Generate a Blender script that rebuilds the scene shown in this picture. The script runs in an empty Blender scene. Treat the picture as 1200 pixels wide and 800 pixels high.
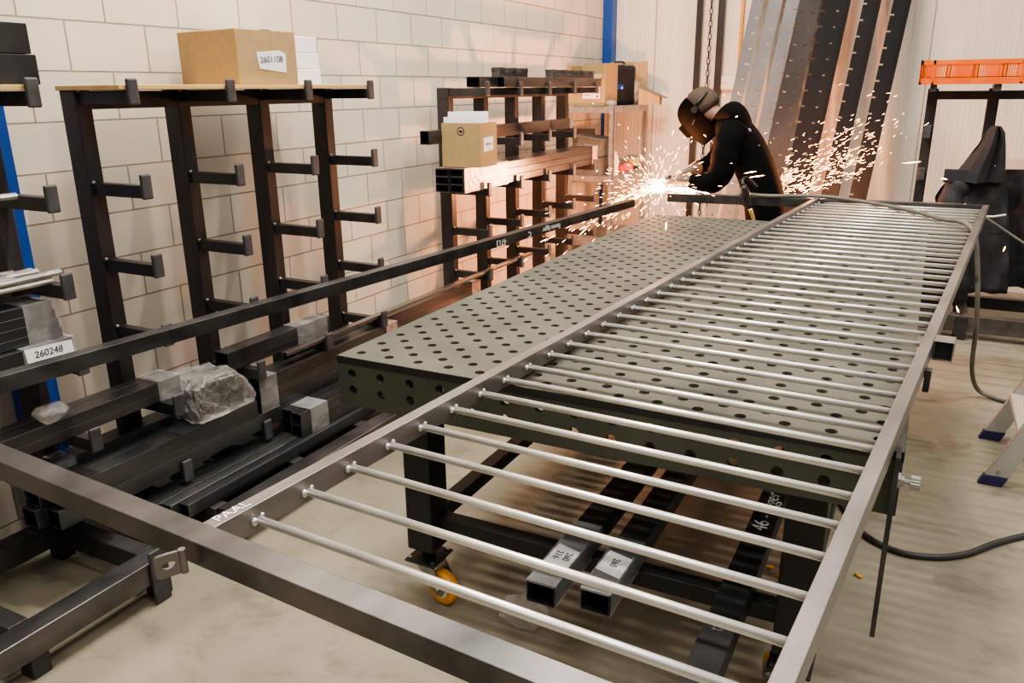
import bpy, bmesh, math, random
from mathutils import Vector, Matrix
random.seed(7)
D = bpy.data
SC = bpy.context.scene
COL = SC.collection
PI = math.pi

# ------------------------------------------------------------------ materials
MATS = {}
def mat(name, col, rough=.5, metal=0., var=.15, scale=12., bump=0., bscale=40., col2=None, stretch=None, emit=None, trans=0., alpha=1., spec=None, detail=5.):
    if name in MATS: return MATS[name]
    m = D.materials.new(name); m.use_nodes = True
    nt = m.node_tree; b = nt.nodes['Principled BSDF']
    b.inputs['Roughness'].default_value = rough
    b.inputs['Metallic'].default_value = metal
    if spec is not None: b.inputs['Specular IOR Level'].default_value = spec
    tc = nt.nodes.new('ShaderNodeTexCoord'); mp = nt.nodes.new('ShaderNodeMapping')
    nt.links.new(tc.outputs['Object'], mp.inputs['Vector'])
    if stretch: mp.inputs['Scale'].default_value = stretch
    nz = nt.nodes.new('ShaderNodeTexNoise'); nz.inputs['Scale'].default_value = scale; nz.inputs['Detail'].default_value = detail
    nt.links.new(mp.outputs[0], nz.inputs['Vector'])
    cr = nt.nodes.new('ShaderNodeValToRGB')
    c = Vector(col); d = Vector(col2) if col2 else c * (1 + var)
    e = c if col2 else c * (1 - var)
    cr.color_ramp.elements[0].position = .32; cr.color_ramp.elements[1].position = .68
    cr.color_ramp.elements[0].color = (*e, 1); cr.color_ramp.elements[1].color = (*d, 1)
    nt.links.new(nz.outputs['Fac'], cr.inputs[0]); nt.links.new(cr.outputs[0], b.inputs['Base Color'])
    mr = nt.nodes.new('ShaderNodeMapRange'); mr.inputs['To Min'].default_value = max(.02, rough - .1); mr.inputs['To Max'].default_value = min(1, rough + .1)
    nt.links.new(nz.outputs['Fac'], mr.inputs['Value']); nt.links.new(mr.outputs[0], b.inputs['Roughness'])
    if bump:
        n2 = nt.nodes.new('ShaderNodeTexNoise'); n2.inputs['Scale'].default_value = bscale; n2.inputs['Detail'].default_value = 4
        nt.links.new(mp.outputs[0], n2.inputs['Vector'])
        bp = nt.nodes.new('ShaderNodeBump'); bp.inputs['Strength'].default_value = bump; bp.inputs['Distance'].default_value = .01
        nt.links.new(n2.outputs['Fac'], bp.inputs['Height']); nt.links.new(bp.outputs[0], b.inputs['Normal'])
    if trans: b.inputs['Transmission Weight'].default_value = trans
    if alpha < 1: b.inputs['Alpha'].default_value = alpha
    if emit:
        b.inputs['Emission Color'].default_value = (*emit[0], 1); b.inputs['Emission Strength'].default_value = emit[1]
    MATS[name] = m
    return m

M_mill = mat('mill_scale_steel', (.030, .031, .034), .38, .6, scale=9, col2=(.085, .08, .082), stretch=(1, .35, 1))
M_beam = mat('gate_beam_steel', (.07, .069, .073), .36, .85, scale=7, col2=(.19, .18, .178), stretch=(1, .6, 1), detail=8)
M_long = mat('long_beam_steel', (.06, .06, .064), .32, .75, scale=10, col2=(.125, .122, .125))
M_rail = mat('ground_rail_steel', (.155, .143, .138), .38, .6, scale=14, col2=(.26, .238, .228), stretch=(1, .25, 1), bump=.05)
M_bar = mat('bright_round_bar', (.70, .685, .655), .36, .75, var=.1, scale=10)
M_bead = mat('weld_bead_metal', (.62, .62, .62), .3, .9, var=.1)
M_table = mat('welding_table_plate', (.070, .068, .056), .7, .0, scale=4, col2=(.112, .107, .089), detail=8, spec=.2)
M_tside = mat('welding_table_side', (.058, .062, .05), .55, .3, scale=5, col2=(.085, .088, .07))
M_leg = mat('table_leg_black', (.018, .018, .019), .5, .2, var=.3)
M_rack = mat('rack_steel_dark', (.028, .027, .029), .45, .45, scale=8, col2=(.06, .054, .055), stretch=(1, 1, .4))
M_stop = mat('rack_end_stop', (.075, .075, .082), .5, .4, scale=20, var=.25)
M_stock = mat('stock_tube_dark', (.06, .062, .068), .28, .8, scale=6, col2=(.135, .136, .142), stretch=(2, .3, 2))
M_stock2 = mat('stock_tube_brown', (.078, .075, .076), .30, .8, scale=6, col2=(.15, .144, .145), stretch=(2, .3, 2))
M_flat = mat('stock_flat_grey', (.18, .18, .18), .3, .9, scale=6, col2=(.28, .275, .27), stretch=(2, .3, 2))
M_silver = mat('galvanised_rod', (.42, .41, .40), .35, .85, var=.2)
M_galv = mat('galvanised_shelf', (.36, .35, .34), .42, .6, scale=18, var=.2)
M_card = mat('cardboard', (.40, .27, .13), .8, 0, scale=30, var=.07)
M_card2 = mat('cardboard_olive', (.36, .25, .115), .8, 0, scale=30, var=.06)
M_white = mat('white_paper', (.82, .82, .84), .7, 0, var=.03)
M_wood = mat('plywood_board', (.52, .33, .13), .6, 0, scale=6, col2=(.66, .45, .2), stretch=(3, .5, 3))
M_orange = mat('orange_plastic', (.72, .11, .010), .4, 0, scale=8, col2=(.85, .16, .02))
M_blue = mat('blue_paint', (.008, .055, .27), .4, 0, var=.1)
M_cable = mat('cable_rubber', (.13, .125, .11), .55, 0, var=.2)
M_cabled = mat('cable_rubber_dark', (.03, .03, .031), .5, 0, var=.2)
M_cloth = mat('black_jacket_cloth', (.015, .015, .018), .75, 0, spec=.35, scale=5, col2=(.032, .031, .036), bump=.25, bscale=25)
M_hood = mat('black_hoodie_cloth', (.0022, .0022, .0025), .95, 0, spec=.12, scale=20, var=.3, bump=.15, bscale=60)
M_trou = mat('dark_work_trousers', (.003, .003, .0035), .9, 0, spec=.12, var=.3)
M_glove = mat('leather_glove', (.13, .10, .08), .7, 0, scale=30, var=.2, bump=.2)
M_skin = mat('skin', (.30, .16, .11), .55, 0, scale=10, var=.06)
M_hair = mat('brown_hair', (.035, .022, .014), .7, 0, scale=80, col2=(.10, .066, .045), stretch=(1, 4, 4), bump=.5, bscale=90)
M_helm = mat('welding_helmet_shell', (.0022, .002, .002), .8, 0, spec=.05, var=.2)
M_visor = mat('helmet_visor_glass', (.09, .05, .035), .12, 0, var=.2)
M_black = mat('black_plastic', (.014, .014, .016), .4, 0, var=.2)
M_dark = mat('black_rubber', (.01, .01, .01), .7, 0, var=.2)
M_brass = mat('brass_tip', (.75, .62, .25), .3, .8, var=.1)
M_chrome = mat('bright_zinc', (.36, .355, .33), .3, .9, var=.15)
M_alu = mat('aluminium', (.50, .50, .49), .38, .75, scale=10, var=.08, stretch=(1, 1, .2))
M_bfoot = mat('blue_ladder_foot', (.015, .018, .075), .5, 0, var=.2)
M_tread = mat('ladder_tread', (.55, .47, .42), .5, .2, scale=60, var=.12, stretch=(1, .02, 1))
M_amber = mat('amber_wheel_tyre', (.62, .26, .02), .4, 0, var=.15)
M_bin = mat('grey_plastic_bin', (.11, .12, .115), .5, 0, var=.1)
M_red = mat('red_plastic', (.60, .02, .02), .35, 0, var=.15)
M_chalk = mat('white_chalk', (.75, .75, .74), .9, 0, var=.1)
M_ink = mat('label_ink', (.02, .02, .05), .7, 0, var=.1)
M_yel = mat('yellow_pipe', (.75, .52, .12), .5, 0, var=.1)
M_sock = mat('white_socket_plastic', (.72, .69, .63), .5, 0, var=.05)
M_plate = mat('leaning_plate_blue_grey', (.06, .067, .078), .5, .1, scale=5, col2=(.115, .122, .132), stretch=(1, 1, .5), detail=8)
M_plate2 = mat('leaning_plate_dark', (.0045, .005, .0065), .6, .0, scale=5, col2=(.011, .011, .013), stretch=(1, 1, .5), detail=8, spec=.15)
M_plate3 = mat('leaning_plate_mid', (.02, .021, .023), .55, .0, scale=5, col2=(.042, .042, .045), stretch=(1, 1, .5), detail=8, spec=.15)
M_wrap = mat('glow_tinted_film', (.36, .24, .2), .3, .15, scale=30, col2=(.6, .42, .36), stretch=(8, 1, 1), bump=.4, bscale=30)  # copper tint puts the warm grinding light into the film colour
M_plug = mat('orange_foam', (.75, .38, .04), .8, 0, var=.1)
M_spark = mat('spark_glow', (1, .5, .2), .5, emit=((1., .44, .15), 26.))
M_hot = mat('grinding_flare', (1, .8, .6), .5, emit=((1., .6, .3), 40.))

def film_mat(name, tint, amount, rough=.16, scale=9):
    m = D.materials.new(name); m.use_nodes = True; nt = m.node_tree
    b = nt.nodes['Principled BSDF']; out = nt.nodes['Material Output']
    b.inputs['Base Color'].default_value = (*tint, 1); b.inputs['Roughness'].default_value = rough
    b.inputs['Specular IOR Level'].default_value = .9
    tr = nt.nodes.new('ShaderNodeBsdfTransparent'); mx = nt.nodes.new('ShaderNodeMixShader')
    tc = nt.nodes.new('ShaderNodeTexCoord'); nz = nt.nodes.new('ShaderNodeTexNoise'); nz.inputs['Scale'].default_value = scale; nz.inputs['Detail'].default_value = 2; nz.inputs['Distortion'].default_value = .6
    nt.links.new(tc.outputs['Object'], nz.inputs['Vector'])
    mr = nt.nodes.new('ShaderNodeMapRange'); mr.inputs['From Min'].default_value = .35; mr.inputs['From Max'].default_value = .7
    mr.inputs['To Min'].default_value = amount * .7; mr.inputs['To Max'].default_value = min(1, amount * 1.4)
    nt.links.new(nz.outputs['Fac'], mr.inputs['Value'])
    bp = nt.nodes.new('ShaderNodeBump'); bp.inputs['Strength'].default_value = .8; bp.inputs['Distance'].default_value = .02
    nt.links.new(nz.outputs['Fac'], bp.inputs['Height']); nt.links.new(bp.outputs[0], b.inputs['Normal'])
    nt.links.new(mr.outputs[0], mx.inputs[0]); nt.links.new(tr.outputs[0], mx.inputs[1]); nt.links.new(b.outputs[0], mx.inputs[2])
    nt.links.new(mx.outputs[0], out.inputs['Surface'])
    return m
M_film = film_mat('clear_stretch_film', (.5, .5, .5), .22)
M_bag = film_mat('crinkled_film', (.70, .68, .66), .25, .10, 26)

def wall_brick():
    m = D.materials.new('cream_block_wall'); m.use_nodes = True; nt = m.node_tree; b = nt.nodes['Principled BSDF']
    b.inputs['Roughness'].default_value = .75
    tc = nt.nodes.new('ShaderNodeTexCoord'); sp = nt.nodes.new('ShaderNodeSeparateXYZ'); cb = nt.nodes.new('ShaderNodeCombineXYZ')
    nt.links.new(tc.outputs['Object'], sp.inputs[0]); nt.links.new(sp.outputs['Y'], cb.inputs['X']); nt.links.new(sp.outputs['Z'], cb.inputs['Y'])
    mp = nt.nodes.new('ShaderNodeMapping'); mp.inputs['Location'].default_value = (-.185 + 3.35, -.114 + .172 * 4, 0)
    nt.links.new(cb.outputs[0], mp.inputs['Vector'])
    br = nt.nodes.new('ShaderNodeTexBrick'); br.inputs['Scale'].default_value = 1; br.inputs['Brick Width'].default_value = .335; br.inputs['Row Height'].default_value = .172
    br.inputs['Mortar Size'].default_value = .0035; br.inputs['Mortar Smooth'].default_value = .35; br.inputs['Bias'].default_value = 0
    br.inputs['Color1'].default_value = (.66, .59, .495, 1); br.inputs['Color2'].default_value = (.625, .555, .465, 1); br.inputs['Mortar'].default_value = (.33, .265, .205, 1)
    nt.links.new(mp.outputs[0], br.inputs['Vector'])
    nz = nt.nodes.new('ShaderNodeTexNoise'); nz.inputs['Scale'].default_value = 3.5; nz.inputs['Detail'].default_value = 8
    nt.links.new(tc.outputs['Object'], nz.inputs['Vector'])
    mx = nt.nodes.new('ShaderNodeMixRGB'); mx.blend_type = 'MULTIPLY'; mx.inputs[0].default_value = .28
    cr = nt.nodes.new('ShaderNodeValToRGB'); cr.color_ramp.elements[0].position = .3; cr.color_ramp.elements[0].color = (.72, .68, .62, 1); cr.color_ramp.elements[1].position = .6; cr.color_ramp.elements[1].color = (1, 1, 1, 1)
    nt.links.new(nz.outputs['Fac'], cr.inputs[0]); nt.links.new(br.outputs['Color'], mx.inputs[1]); nt.links.new(cr.outputs[0], mx.inputs[2]); nt.links.new(mx.outputs[0], b.inputs['Base Color'])
    bp = nt.nodes.new('ShaderNodeBump'); bp.invert = True; bp.inputs['Strength'].default_value = .9; bp.inputs['Distance'].default_value = .012
    nt.links.new(br.outputs['Fac'], bp.inputs['Height']); nt.links.new(bp.outputs[0], b.inputs['Normal'])
    return m
def wall_panel():
    m = D.materials.new('cream_ribbed_panel'); m.use_nodes = True; nt = m.node_tree; b = nt.nodes['Principled BSDF']
    b.inputs['Roughness'].default_value = .5
    tc = nt.nodes.new('ShaderNodeTexCoord')
    wv = nt.nodes.new('ShaderNodeTexWave'); wv.wave_type = 'BANDS'; wv.bands_direction = 'X'; wv.inputs['Scale'].default_value = 9; wv.inputs['Distortion'].default_value = 0
    nt.links.new(tc.outputs['Object'], wv.inputs['Vector'])
    nz = nt.nodes.new('ShaderNodeTexNoise'); nz.inputs['Scale'].default_value = 2; nz.inputs['Detail'].default_value = 6
    mp = nt.nodes.new('ShaderNodeMapping'); mp.inputs['Scale'].default_value = (6, 1, .6); nt.links.new(tc.outputs['Object'], mp.inputs[0]); nt.links.new(mp.outputs[0], nz.inputs['Vector'])
    cr = nt.nodes.new('ShaderNodeValToRGB'); cr.color_ramp.elements[0].position = .3; cr.color_ramp.elements[0].color = (.60, .55, .475, 1); cr.color_ramp.elements[1].position = .65; cr.color_ramp.elements[1].color = (.69, .64, .565, 1)
    nt.links.new(nz.outputs['Fac'], cr.inputs[0]); nt.links.new(cr.outputs[0], b.inputs['Base Color'])
    bp = nt.nodes.new('ShaderNodeBump'); bp.inputs['Strength'].default_value = .25; bp.inputs['Distance'].default_value = .006
    nt.links.new(wv.outputs['Fac'], bp.inputs['Height']); nt.links.new(bp.outputs[0], b.inputs['Normal'])
    return m
def floor_mat():
    m = D.materials.new('worn_concrete_floor'); m.use_nodes = True; nt = m.node_tree; b = nt.nodes['Principled BSDF']
    b.inputs['Roughness'].default_value = .55
    tc = nt.nodes.new('ShaderNodeTexCoord')
    n1 = nt.nodes.new('ShaderNodeTexNoise'); n1.inputs['Scale'].default_value = 1.6; n1.inputs['Detail'].default_value = 10; n1.inputs['Roughness'].default_value = .6
    n2 = nt.nodes.new('ShaderNodeTexNoise'); n2.inputs['Scale'].default_value = 4.5; n2.inputs['Detail'].default_value = 12; n2.inputs['Roughness'].default_value = .68; n2.inputs['Distortion'].default_value = .35
    mp = nt.nodes.new('ShaderNodeMapping'); mp.inputs['Scale'].default_value = (.75, 1.0, 1); mp.inputs['Rotation'].default_value = (0, 0, -.4)
    nt.links.new(tc.outputs['Object'], mp.inputs[0]); nt.links.new(tc.outputs['Object'], n1.inputs['Vector']); nt.links.new(mp.outputs[0], n2.inputs['Vector'])
    c1 = nt.nodes.new('ShaderNodeValToRGB'); c1.color_ramp.elements[0].position = .36; c1.color_ramp.elements[0].color = (.19, .170, .125, 1); c1.color_ramp.elements[1].position = .62; c1.color_ramp.elements[1].color = (.285, .257, .193, 1)
    c2 = nt.nodes.new('ShaderNodeValToRGB'); c2.color_ramp.elements[0].position = .34; c2.color_ramp.elements[0].color = (.50, .48, .46, 1); c2.color_ramp.elements[1].position = .47; c2.color_ramp.elements[1].color = (1, 1, 1, 1)
    nt.links.new(n1.outputs['Fac'], c1.inputs[0]); nt.links.new(n2.outputs['Fac'], c2.inputs[0])
    mx = nt.nodes.new('ShaderNodeMixRGB'); mx.blend_type = 'MULTIPLY'; mx.inputs[0].default_value = .62
    nt.links.new(c1.outputs[0], mx.inputs[1]); nt.links.new(c2.outputs[0], mx.inputs[2]); nt.links.new(mx.outputs[0], b.inputs['Base Color'])
    bp = nt.nodes.new('ShaderNodeBump'); bp.inputs['Strength'].default_value = .15; bp.inputs['Distance'].default_value = .01
    nt.links.new(n2.outputs['Fac'], bp.inputs['Height']); nt.links.new(bp.outputs[0], b.inputs['Normal'])
    return m

# ------------------------------------------------------------------ mesh helpers
def link(name, me, m=None, parent=None, bevel=0., smooth=False):
    o = D.objects.new(name, me); COL.objects.link(o)
    if m: me.materials.append(m)
    if parent: o.parent = parent
    if bevel:
        md = o.modifiers.new('edge', 'BEVEL'); md.width = bevel; md.segments = 2; md.limit_method = 'ANGLE'
    if smooth:
        for p in me.polygons: p.use_smooth = True
    return o
def tag(o, label=None, cat=None, group=None, kind=None):
    if label: o['label'] = label
    if cat: o['category'] = cat
    if group: o['group'] = group
    if kind: o['kind'] = kind
    return o
def empty(name, loc=(0, 0, 0), rot=(0, 0, 0), label=None, cat=None, group=None):
    o = D.objects.new(name, None); COL.objects.link(o); o.location = loc; o.rotation_euler = rot; o.empty_display_size = .1
    return tag(o, label, cat, group)

class MB:
    def __init__(s): s.bm = bmesh.new()
    def box(s, x0, x1, y0, y1, z0, z1, M=None):
        vs = [s.bm.verts.new(Vector(c) if M is None else M @ Vector(c)) for c in
              ((x0, y0, z0), (x1, y0, z0), (x1, y1, z0), (x0, y1, z0), (x0, y0, z1), (x1, y0, z1), (x1, y1, z1), (x0, y1, z1))]
        for f in ((0, 3, 2, 1), (4, 5, 6, 7), (0, 1, 5, 4), (1, 2, 6, 5), (2, 3, 7, 6), (3, 0, 4, 7)): s.bm.faces.new([vs[i] for i in f])
        return s
    def loft(s, rings, cap=True, closed=True):
        R = [[s.bm.verts.new(p) for p in r] for r in rings]
        n = len(R[0])
        for a, b in zip(R, R[1:]):
            for i in range(n if closed else n - 1):
                s.bm.faces.new((a[i], a[(i + 1) % n], b[(i + 1) % n], b[i]))
        if cap:
            s.bm.faces.new(list(reversed(R[0]))); s.bm.faces.new(R[-1])
        return s
    def tube(s, pts, r, n=10, cap=True):
        pts = [Vector(p) for p in pts]
        rr = r if isinstance(r, (list, tuple)) else [r] * len(pts)
        rings = []; prev = None
        for i, p in enumerate(pts):
            t = (pts[min(i + 1, len(pts) - 1)] - pts[max(i - 1, 0)]).normalized()
            u = t.orthogonal().normalized() if prev is None else (prev - t * prev.dot(t)).normalized()
            prev = u; v = t.cross(u)
            rings.append([p + (u * math.cos(2 * PI * k / n) + v * math.sin(2 * PI * k / n)) * rr[i] for k in range(n)])
        return s.loft(rings, cap)
    def sqtube(s, P, Q, w, h, t=.004, up=(0, 0, 1)):
        # hollow rectangular tube, open ends
        P = Vector(P); Q = Vector(Q); d = (Q - P).normalized(); u = Vector(up); sx = d.cross(u).normalized(); u = sx.cross(d)
        def ring(c, a, b): return [c + sx * (-a) + u * (-b), c + sx * a + u * (-b), c + sx * a + u * b, c + sx * (-a) + u * b]
        o0 = [s.bm.verts.new(p) for p in ring(P, w / 2, h / 2)]; o1 = [s.bm.verts.new(p) for p in ring(Q, w / 2, h / 2)]
        i0 = [s.bm.verts.new(p) for p in ring(P, w / 2 - t, h / 2 - t)]; i1 = [s.bm.verts.new(p) for p in ring(Q, w / 2 - t, h / 2 - t)]
        for k in range(4):
            j = (k + 1) % 4
            s.bm.faces.new((o0[k], o0[j], o1[j], o1[k])); s.bm.faces.new((i0[j], i0[k], i1[k], i1[j]))
            s.bm.faces.new((o0[j], o0[k], i0[k], i0[j])); s.bm.faces.new((o1[k], o1[j], i1[j], i1[k]))
        return s
    def ball(s, c, r, M=None, seg=10):
        mm = Matrix.Translation(c) @ (M if M else Matrix.Identity(4))
        bmesh.ops.create_uvsphere(s.bm, u_segments=seg, v_segments=max(5, seg * 2 // 3), radius=r, matrix=mm); return s
    def done(s, name, m=None, parent=None, bevel=0., smooth=False):
        bmesh.ops.recalc_face_normals(s.bm, faces=s.bm.faces)
        me = D.meshes.new(name); s.bm.to_mesh(me); s.bm.free()
        return link(name, me, m, parent, bevel, smooth)

def text(name, body, size, M, m, parent=None, extrude=.0004):
    cu = D.curves.new(name + '_c', 'FONT'); cu.body = body; cu.size = size; cu.extrude = extrude; cu.align_x = 'CENTER'; cu.align_y = 'CENTER'
    t = D.objects.new('tmp_text', cu); COL.objects.link(t)
    bpy.context.view_layer.update()
    me = D.meshes.new_from_object(t.evaluated_get(bpy.context.evaluated_depsgraph_get()))
    D.objects.remove(t); me.transform(M)
    o = link(name, me, m, parent)
    return o
def frame(origin, xdir, ydir):
    x = Vector(xdir).normalized(); y = Vector(ydir); y = (y - x * y.dot(x)).normalized(); z = x.cross(y)
    M = Matrix((x, y, z)).transposed().to_4x4(); M.translation = Vector(origin); return M
def bez(pts, n=8):
    # catmull rom
    P = [Vector(p) for p in pts]; P = [P[0] * 2 - P[1]] + P + [P[-1] * 2 - P[-2]]; out = []
    for i in range(1, len(P) - 2):
        for k in range(n):
            t = k / n; a, b, c, d = P[i - 1:i + 3]
            out.append(.5 * (2 * b + (c - a) * t + (2 * a - 5 * b + 4 * c - d) * t * t + (3 * b - a - 3 * c + d) * t ** 3))
    out.append(P[-2]); return out
def skin(name, V, E, m, parent=None, sub=2, root=0):
    me = D.meshes.new(name); me.from_pydata([v[0] for v in V], E, []); me.update()
    o = D.objects.new(name + '_s', me); COL.objects.link(o)
    o.modifiers.new('Skin', 'SKIN')
    for i, v in enumerate(V):
        r = v[1]; me.skin_vertices[0].data[i].radius = r if isinstance(r, tuple) else (r, r)
        me.skin_vertices[0].data[i].use_root = (i == root)
    sb = o.modifiers.new('Sub', 'SUBSURF'); sb.levels = sub; sb.render_levels = sub
    bpy.context.view_layer.update()
    nm = D.meshes.new_from_object(o.evaluated_get(bpy.context.evaluated_depsgraph_get()))
    D.objects.remove(o); nm.name = name
    for p in nm.polygons: p.use_smooth = True
    nm.materials.clear()
    return link(name, nm, m, parent)

# ------------------------------------------------------------------ setting
o = MB().box(-1.46, 7, -6, 9.6, -.05, 0).done('floor', floor_mat()); tag(o, 'worn beige grey concrete workshop floor', 'floor', kind='structure')
o = MB().box(-1.46, -1.36, -6, 5.55, 0, 4.2).done('wall_left', wall_brick()); tag(o, 'cream painted block wall behind the racks', 'wall', kind='structure')
WP = wall_panel()
o = MB().box(-1.46, 7, 5.55, 5.65, 0, 4.2).done('wall_back', WP); tag(o, 'cream ribbed panel wall behind the welder', 'wall', kind='structure')
# seams of the panel wall: thin dark joint strips
M_seam = mat('panel_joint', (.30, .27, .23), .7)
for i, x in enumerate((-.905, 1.30)):
    o = MB().box(x - .004, x + .004, 5.546, 5.551, 0, 4.2).done('trim_%d' % (i + 1), M_seam)
    tag(o, ('dark vertical panel joint above the shelf unit', 'dark vertical panel joint beside the orange crate')[i], 'trim', kind='structure')
def ibeam(name, x0, x1, y0, y1, h, label):
    b = MB(); t = .012
    b.box(x0, x1, y0, y0 + t, 0, h); b.box(x0, x1, y1 - t, y1, 0, h); b.box((x0 + x1) / 2 - t / 2, (x0 + x1) / 2 + t / 2, y0 + t, y1 - t, 0, h)
    return tag(b.done(name, M_blue), label, 'column')
# box-shaped blue columns against the wall
tag(MB().box(-1.356, -1.235, -.255, -.158, 0, 4.2).done('steel_column', M_blue, bevel=.004), 'blue painted steel column at the left edge behind the rod rack', 'column')
tag(MB().box(-1.356, -1.27, 5.42, 5.545, 0, 4.2).done('steel_column', M_blue, bevel=.004), 'blue painted steel column in the far room corner', 'column')

# ------------------------------------------------------------------ welding table
ZT = .85
def perf_cells(bm, cells, r, P, U, V, N, thick, angs=None, nseg=14):
    # cells: (cu,cv,hu0,hu1,hv0,hv1) rectangle with a round through hole at (cu,cv) or None ; writes top, bottom & hole walls
    for (cu, cv, u0, u1, v0, v1, hole) in cells:
        rect = [(u0, v0), (u1, v0), (u1, v1), (u0, v1)]
        if not hole:
            top = [bm.verts.new(P + U * a + V * b) for a, b in rect]; bot = [bm.verts.new(P + U * a + V * b - N * thick) for a, b in rect]
            bm.faces.new(top); bm.faces.new(list(reversed(bot))); continue
        A = [2 * PI * k / nseg for k in range(nseg)] + [math.atan2(b - cv, a - cu) % (2 * PI) for a, b in rect]
        A = sorted(A); A = [a for i, a in enumerate(A) if i == 0 or a - A[i - 1] > 1e-3]
        ti, to, bi, bo = [], [], [], []
        for a in A:
            c, s_ = math.cos(a), math.sin(a)
            tt = min([((u1 - cu) / c if c > 1e-9 else 9), ((u0 - cu) / c if c < -1e-9 else 9), ((v1 - cv) / s_ if s_ > 1e-9 else 9), ((v0 - cv) / s_ if s_ < -1e-9 else 9)])
            pi = P + U * (cu + r * c) + V * (cv + r * s_); po = P + U * (cu + tt * c) + V * (cv + tt * s_)
            ti.append(bm.verts.new(pi)); to.append(bm.verts.new(po)); bi.append(bm.verts.new(pi - N * thick)); bo.append(bm.verts.new(po - N * thick))
        n = len(A)
        for i in range(n):
            j = (i + 1) % n
            bm.faces.new((ti[i], to[i], to[j], ti[j])); bm.faces.new((bi[j], bo[j], bo[i], bi[i])); bm.faces.new((ti[j], bi[j], bi[i], ti[i]))
table = empty('welding_table', (0.7, 1.45, 0), label='large grey perforated steel welding table on castors under the gate', cat='welding table')
Minv = Matrix.Translation((-.7, -1.45, 0))
X0, X1, Y0, Y1 = -.05, 1.45, -.05, 2.95
b = MB(); cells = []
for j in range(59):                       # rows every 50 mm, alternately offset by 50 mm
    yc = j * .05
    v0 = Y0 if j == 0 else yc - .025; v1 = Y1 if j == 58 else yc + .025
    if j % 2 == 0:
        for i in range(15): cells.append((i * .1, yc, i * .1 - .05, i * .1 + .05, v0, v1, True))
    else:
        cells.append((0, 0, X0, 0, v0, v1, False)); cells.append((0, 0, 1.4, X1, v0, v1, False))
        for i in range(14): cells.append((i * .1 + .05, yc, i * .1, i * .1 + .1, v0, v1, True))
perf_cells(b.bm, cells, .014, Vector((0, 0, ZT)), Vector((1, 0, 0)), Vector((0, 1, 0)), Vector((0, 0, 1)), .022)
b.bm.transform(Minv)
me = D.meshes.new('table_top'); b.bm.to_mesh(me); b.bm.free(); link('table_top', me, M_table, table)
def side(P, U, N, L, n, nm):
    b = MB(); cells = []
    h = .15
    for i in range(n):
        u0 = -.05 + i * .1; u1 = u0 + .1; cu = i * .1
        cells.append((cu, -.05, u0, u1, -.075, -.022, True)); cells.append((cu, -.10, u0, u1, -.128, -.075, True)); cells.append((0, 0, u0, u1, -.15, -.128, False))
    perf_cells(b.bm, cells, .014, Vector(P), Vector(U), Vector((0, 0, 1)), Vector(N), .02)
    b.bm.transform(Minv)
    bmesh.ops.recalc_face_normals(b.bm, faces=b.bm.faces)
    me = D.meshes.new(nm); b.bm.to_mesh(me); b.bm.free(); link(nm, me, M_tside, table)
side((0, Y0, ZT), (1, 0, 0), (0, -1, 0), 1.5, 15, 'front_apron')
side((0, Y1, ZT), (1, 0, 0), (0, 1, 0), 1.5, 15, 'back_apron')
side((X0, 0, ZT), (0, 1, 0), (-1, 0, 0), 3, 30, 'side_apron')
side((X1, 0, ZT), (0, 1, 0), (1, 0, 0), 3, 30, 'side_apron')
b = MB(); b.box(X0 - .0005, X1 + .0005, Y0 - .001, Y0 + .001, ZT - .022, ZT - .001, Minv); b.box(X0 - .001, X0 + .001, Y0, Y1, ZT - .022, ZT - .001, Minv); b.box(X1 - .001, X1 + .001, Y0, Y1, ZT - .022, ZT - .001, Minv); b.box(X0, X1, Y1 - .001, Y1 + .001, ZT - .022, ZT - .001, Minv)
b.done('edge_band', M_leg, table)
b = MB()
for yy in (.72, 1.45, 2.2): b.box(X0 + .02, X1 - .02, yy - .006, yy + .006, ZT - .148, ZT - .024, Minv)
b.done('stiffener_rib', M_tside, table)
def caster(x, y, ang):
    pl = MB().box(x - .055, x + .055, y - .06, y + .06, .146, .154, Minv).done('caster_plate', M_leg, table, bevel=.003)
    for q in ((-.042, -.046), (.042, -.046), (-.042, .046), (.042, .046)): MB().tube([Minv @ Vector((x + q[0], y + q[1], .154)), Minv @ Vector((x + q[0], y + q[1], .160))], .007, 6).done('plate_bolt', M_chrome, pl)
    R = Matrix.Translation((x, y, 0)) @ Matrix.Rotation(ang, 4, 'Z')
    fk = MB().box(-.045, .045, -.032, .032, .134, .146, Minv @ R).done('caster_fork', M_chrome, pl, bevel=.002)
    for s in (-1, 1):
        MB().loft([[Minv @ R @ Vector((q[0], s * .029 + e, q[1])) for q in ((-.042, .136), (.045, .136), (.088, .075), (.082, .045), (.055, .04), (.03, .06))] for e in (-.002, .002)]).done('fork_leg', M_chrome, pl)
    b = MB(); pr_ = [(.032, .020), (.050, .019), (.0565, .014), (.058, .007), (.058, -.007), (.0565, -.014), (.050, -.019), (.032, -.020)]
    rings = [[Minv @ R @ Vector((.062 + r * math.cos(t), w_, .0585 + r * math.sin(t))) for r, w_ in pr_] for t in [2 * PI * k / 28 for k in range(28)]]
    rings.append(rings[0]); b.loft(rings, cap=False)
    bmesh.ops.remove_doubles(b.bm, verts=b.bm.verts, dist=1e-5)
    b.done('wheel_tyre', M_amber, pl, smooth=True)
    b = MB(); b.tube([Minv @ R @ Vector((.062, y_, .0585)) for y_ in (-.018, .018)], .034, 24); b.done('wheel_hub', M_sock, pl)
    b = MB(); b.tube([Minv @ R @ Vector((.062, y_, .0585)) for y_ in (-.038, .038)], .011, 10); b.done('axle_bolt', M_chrome, pl)
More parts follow.
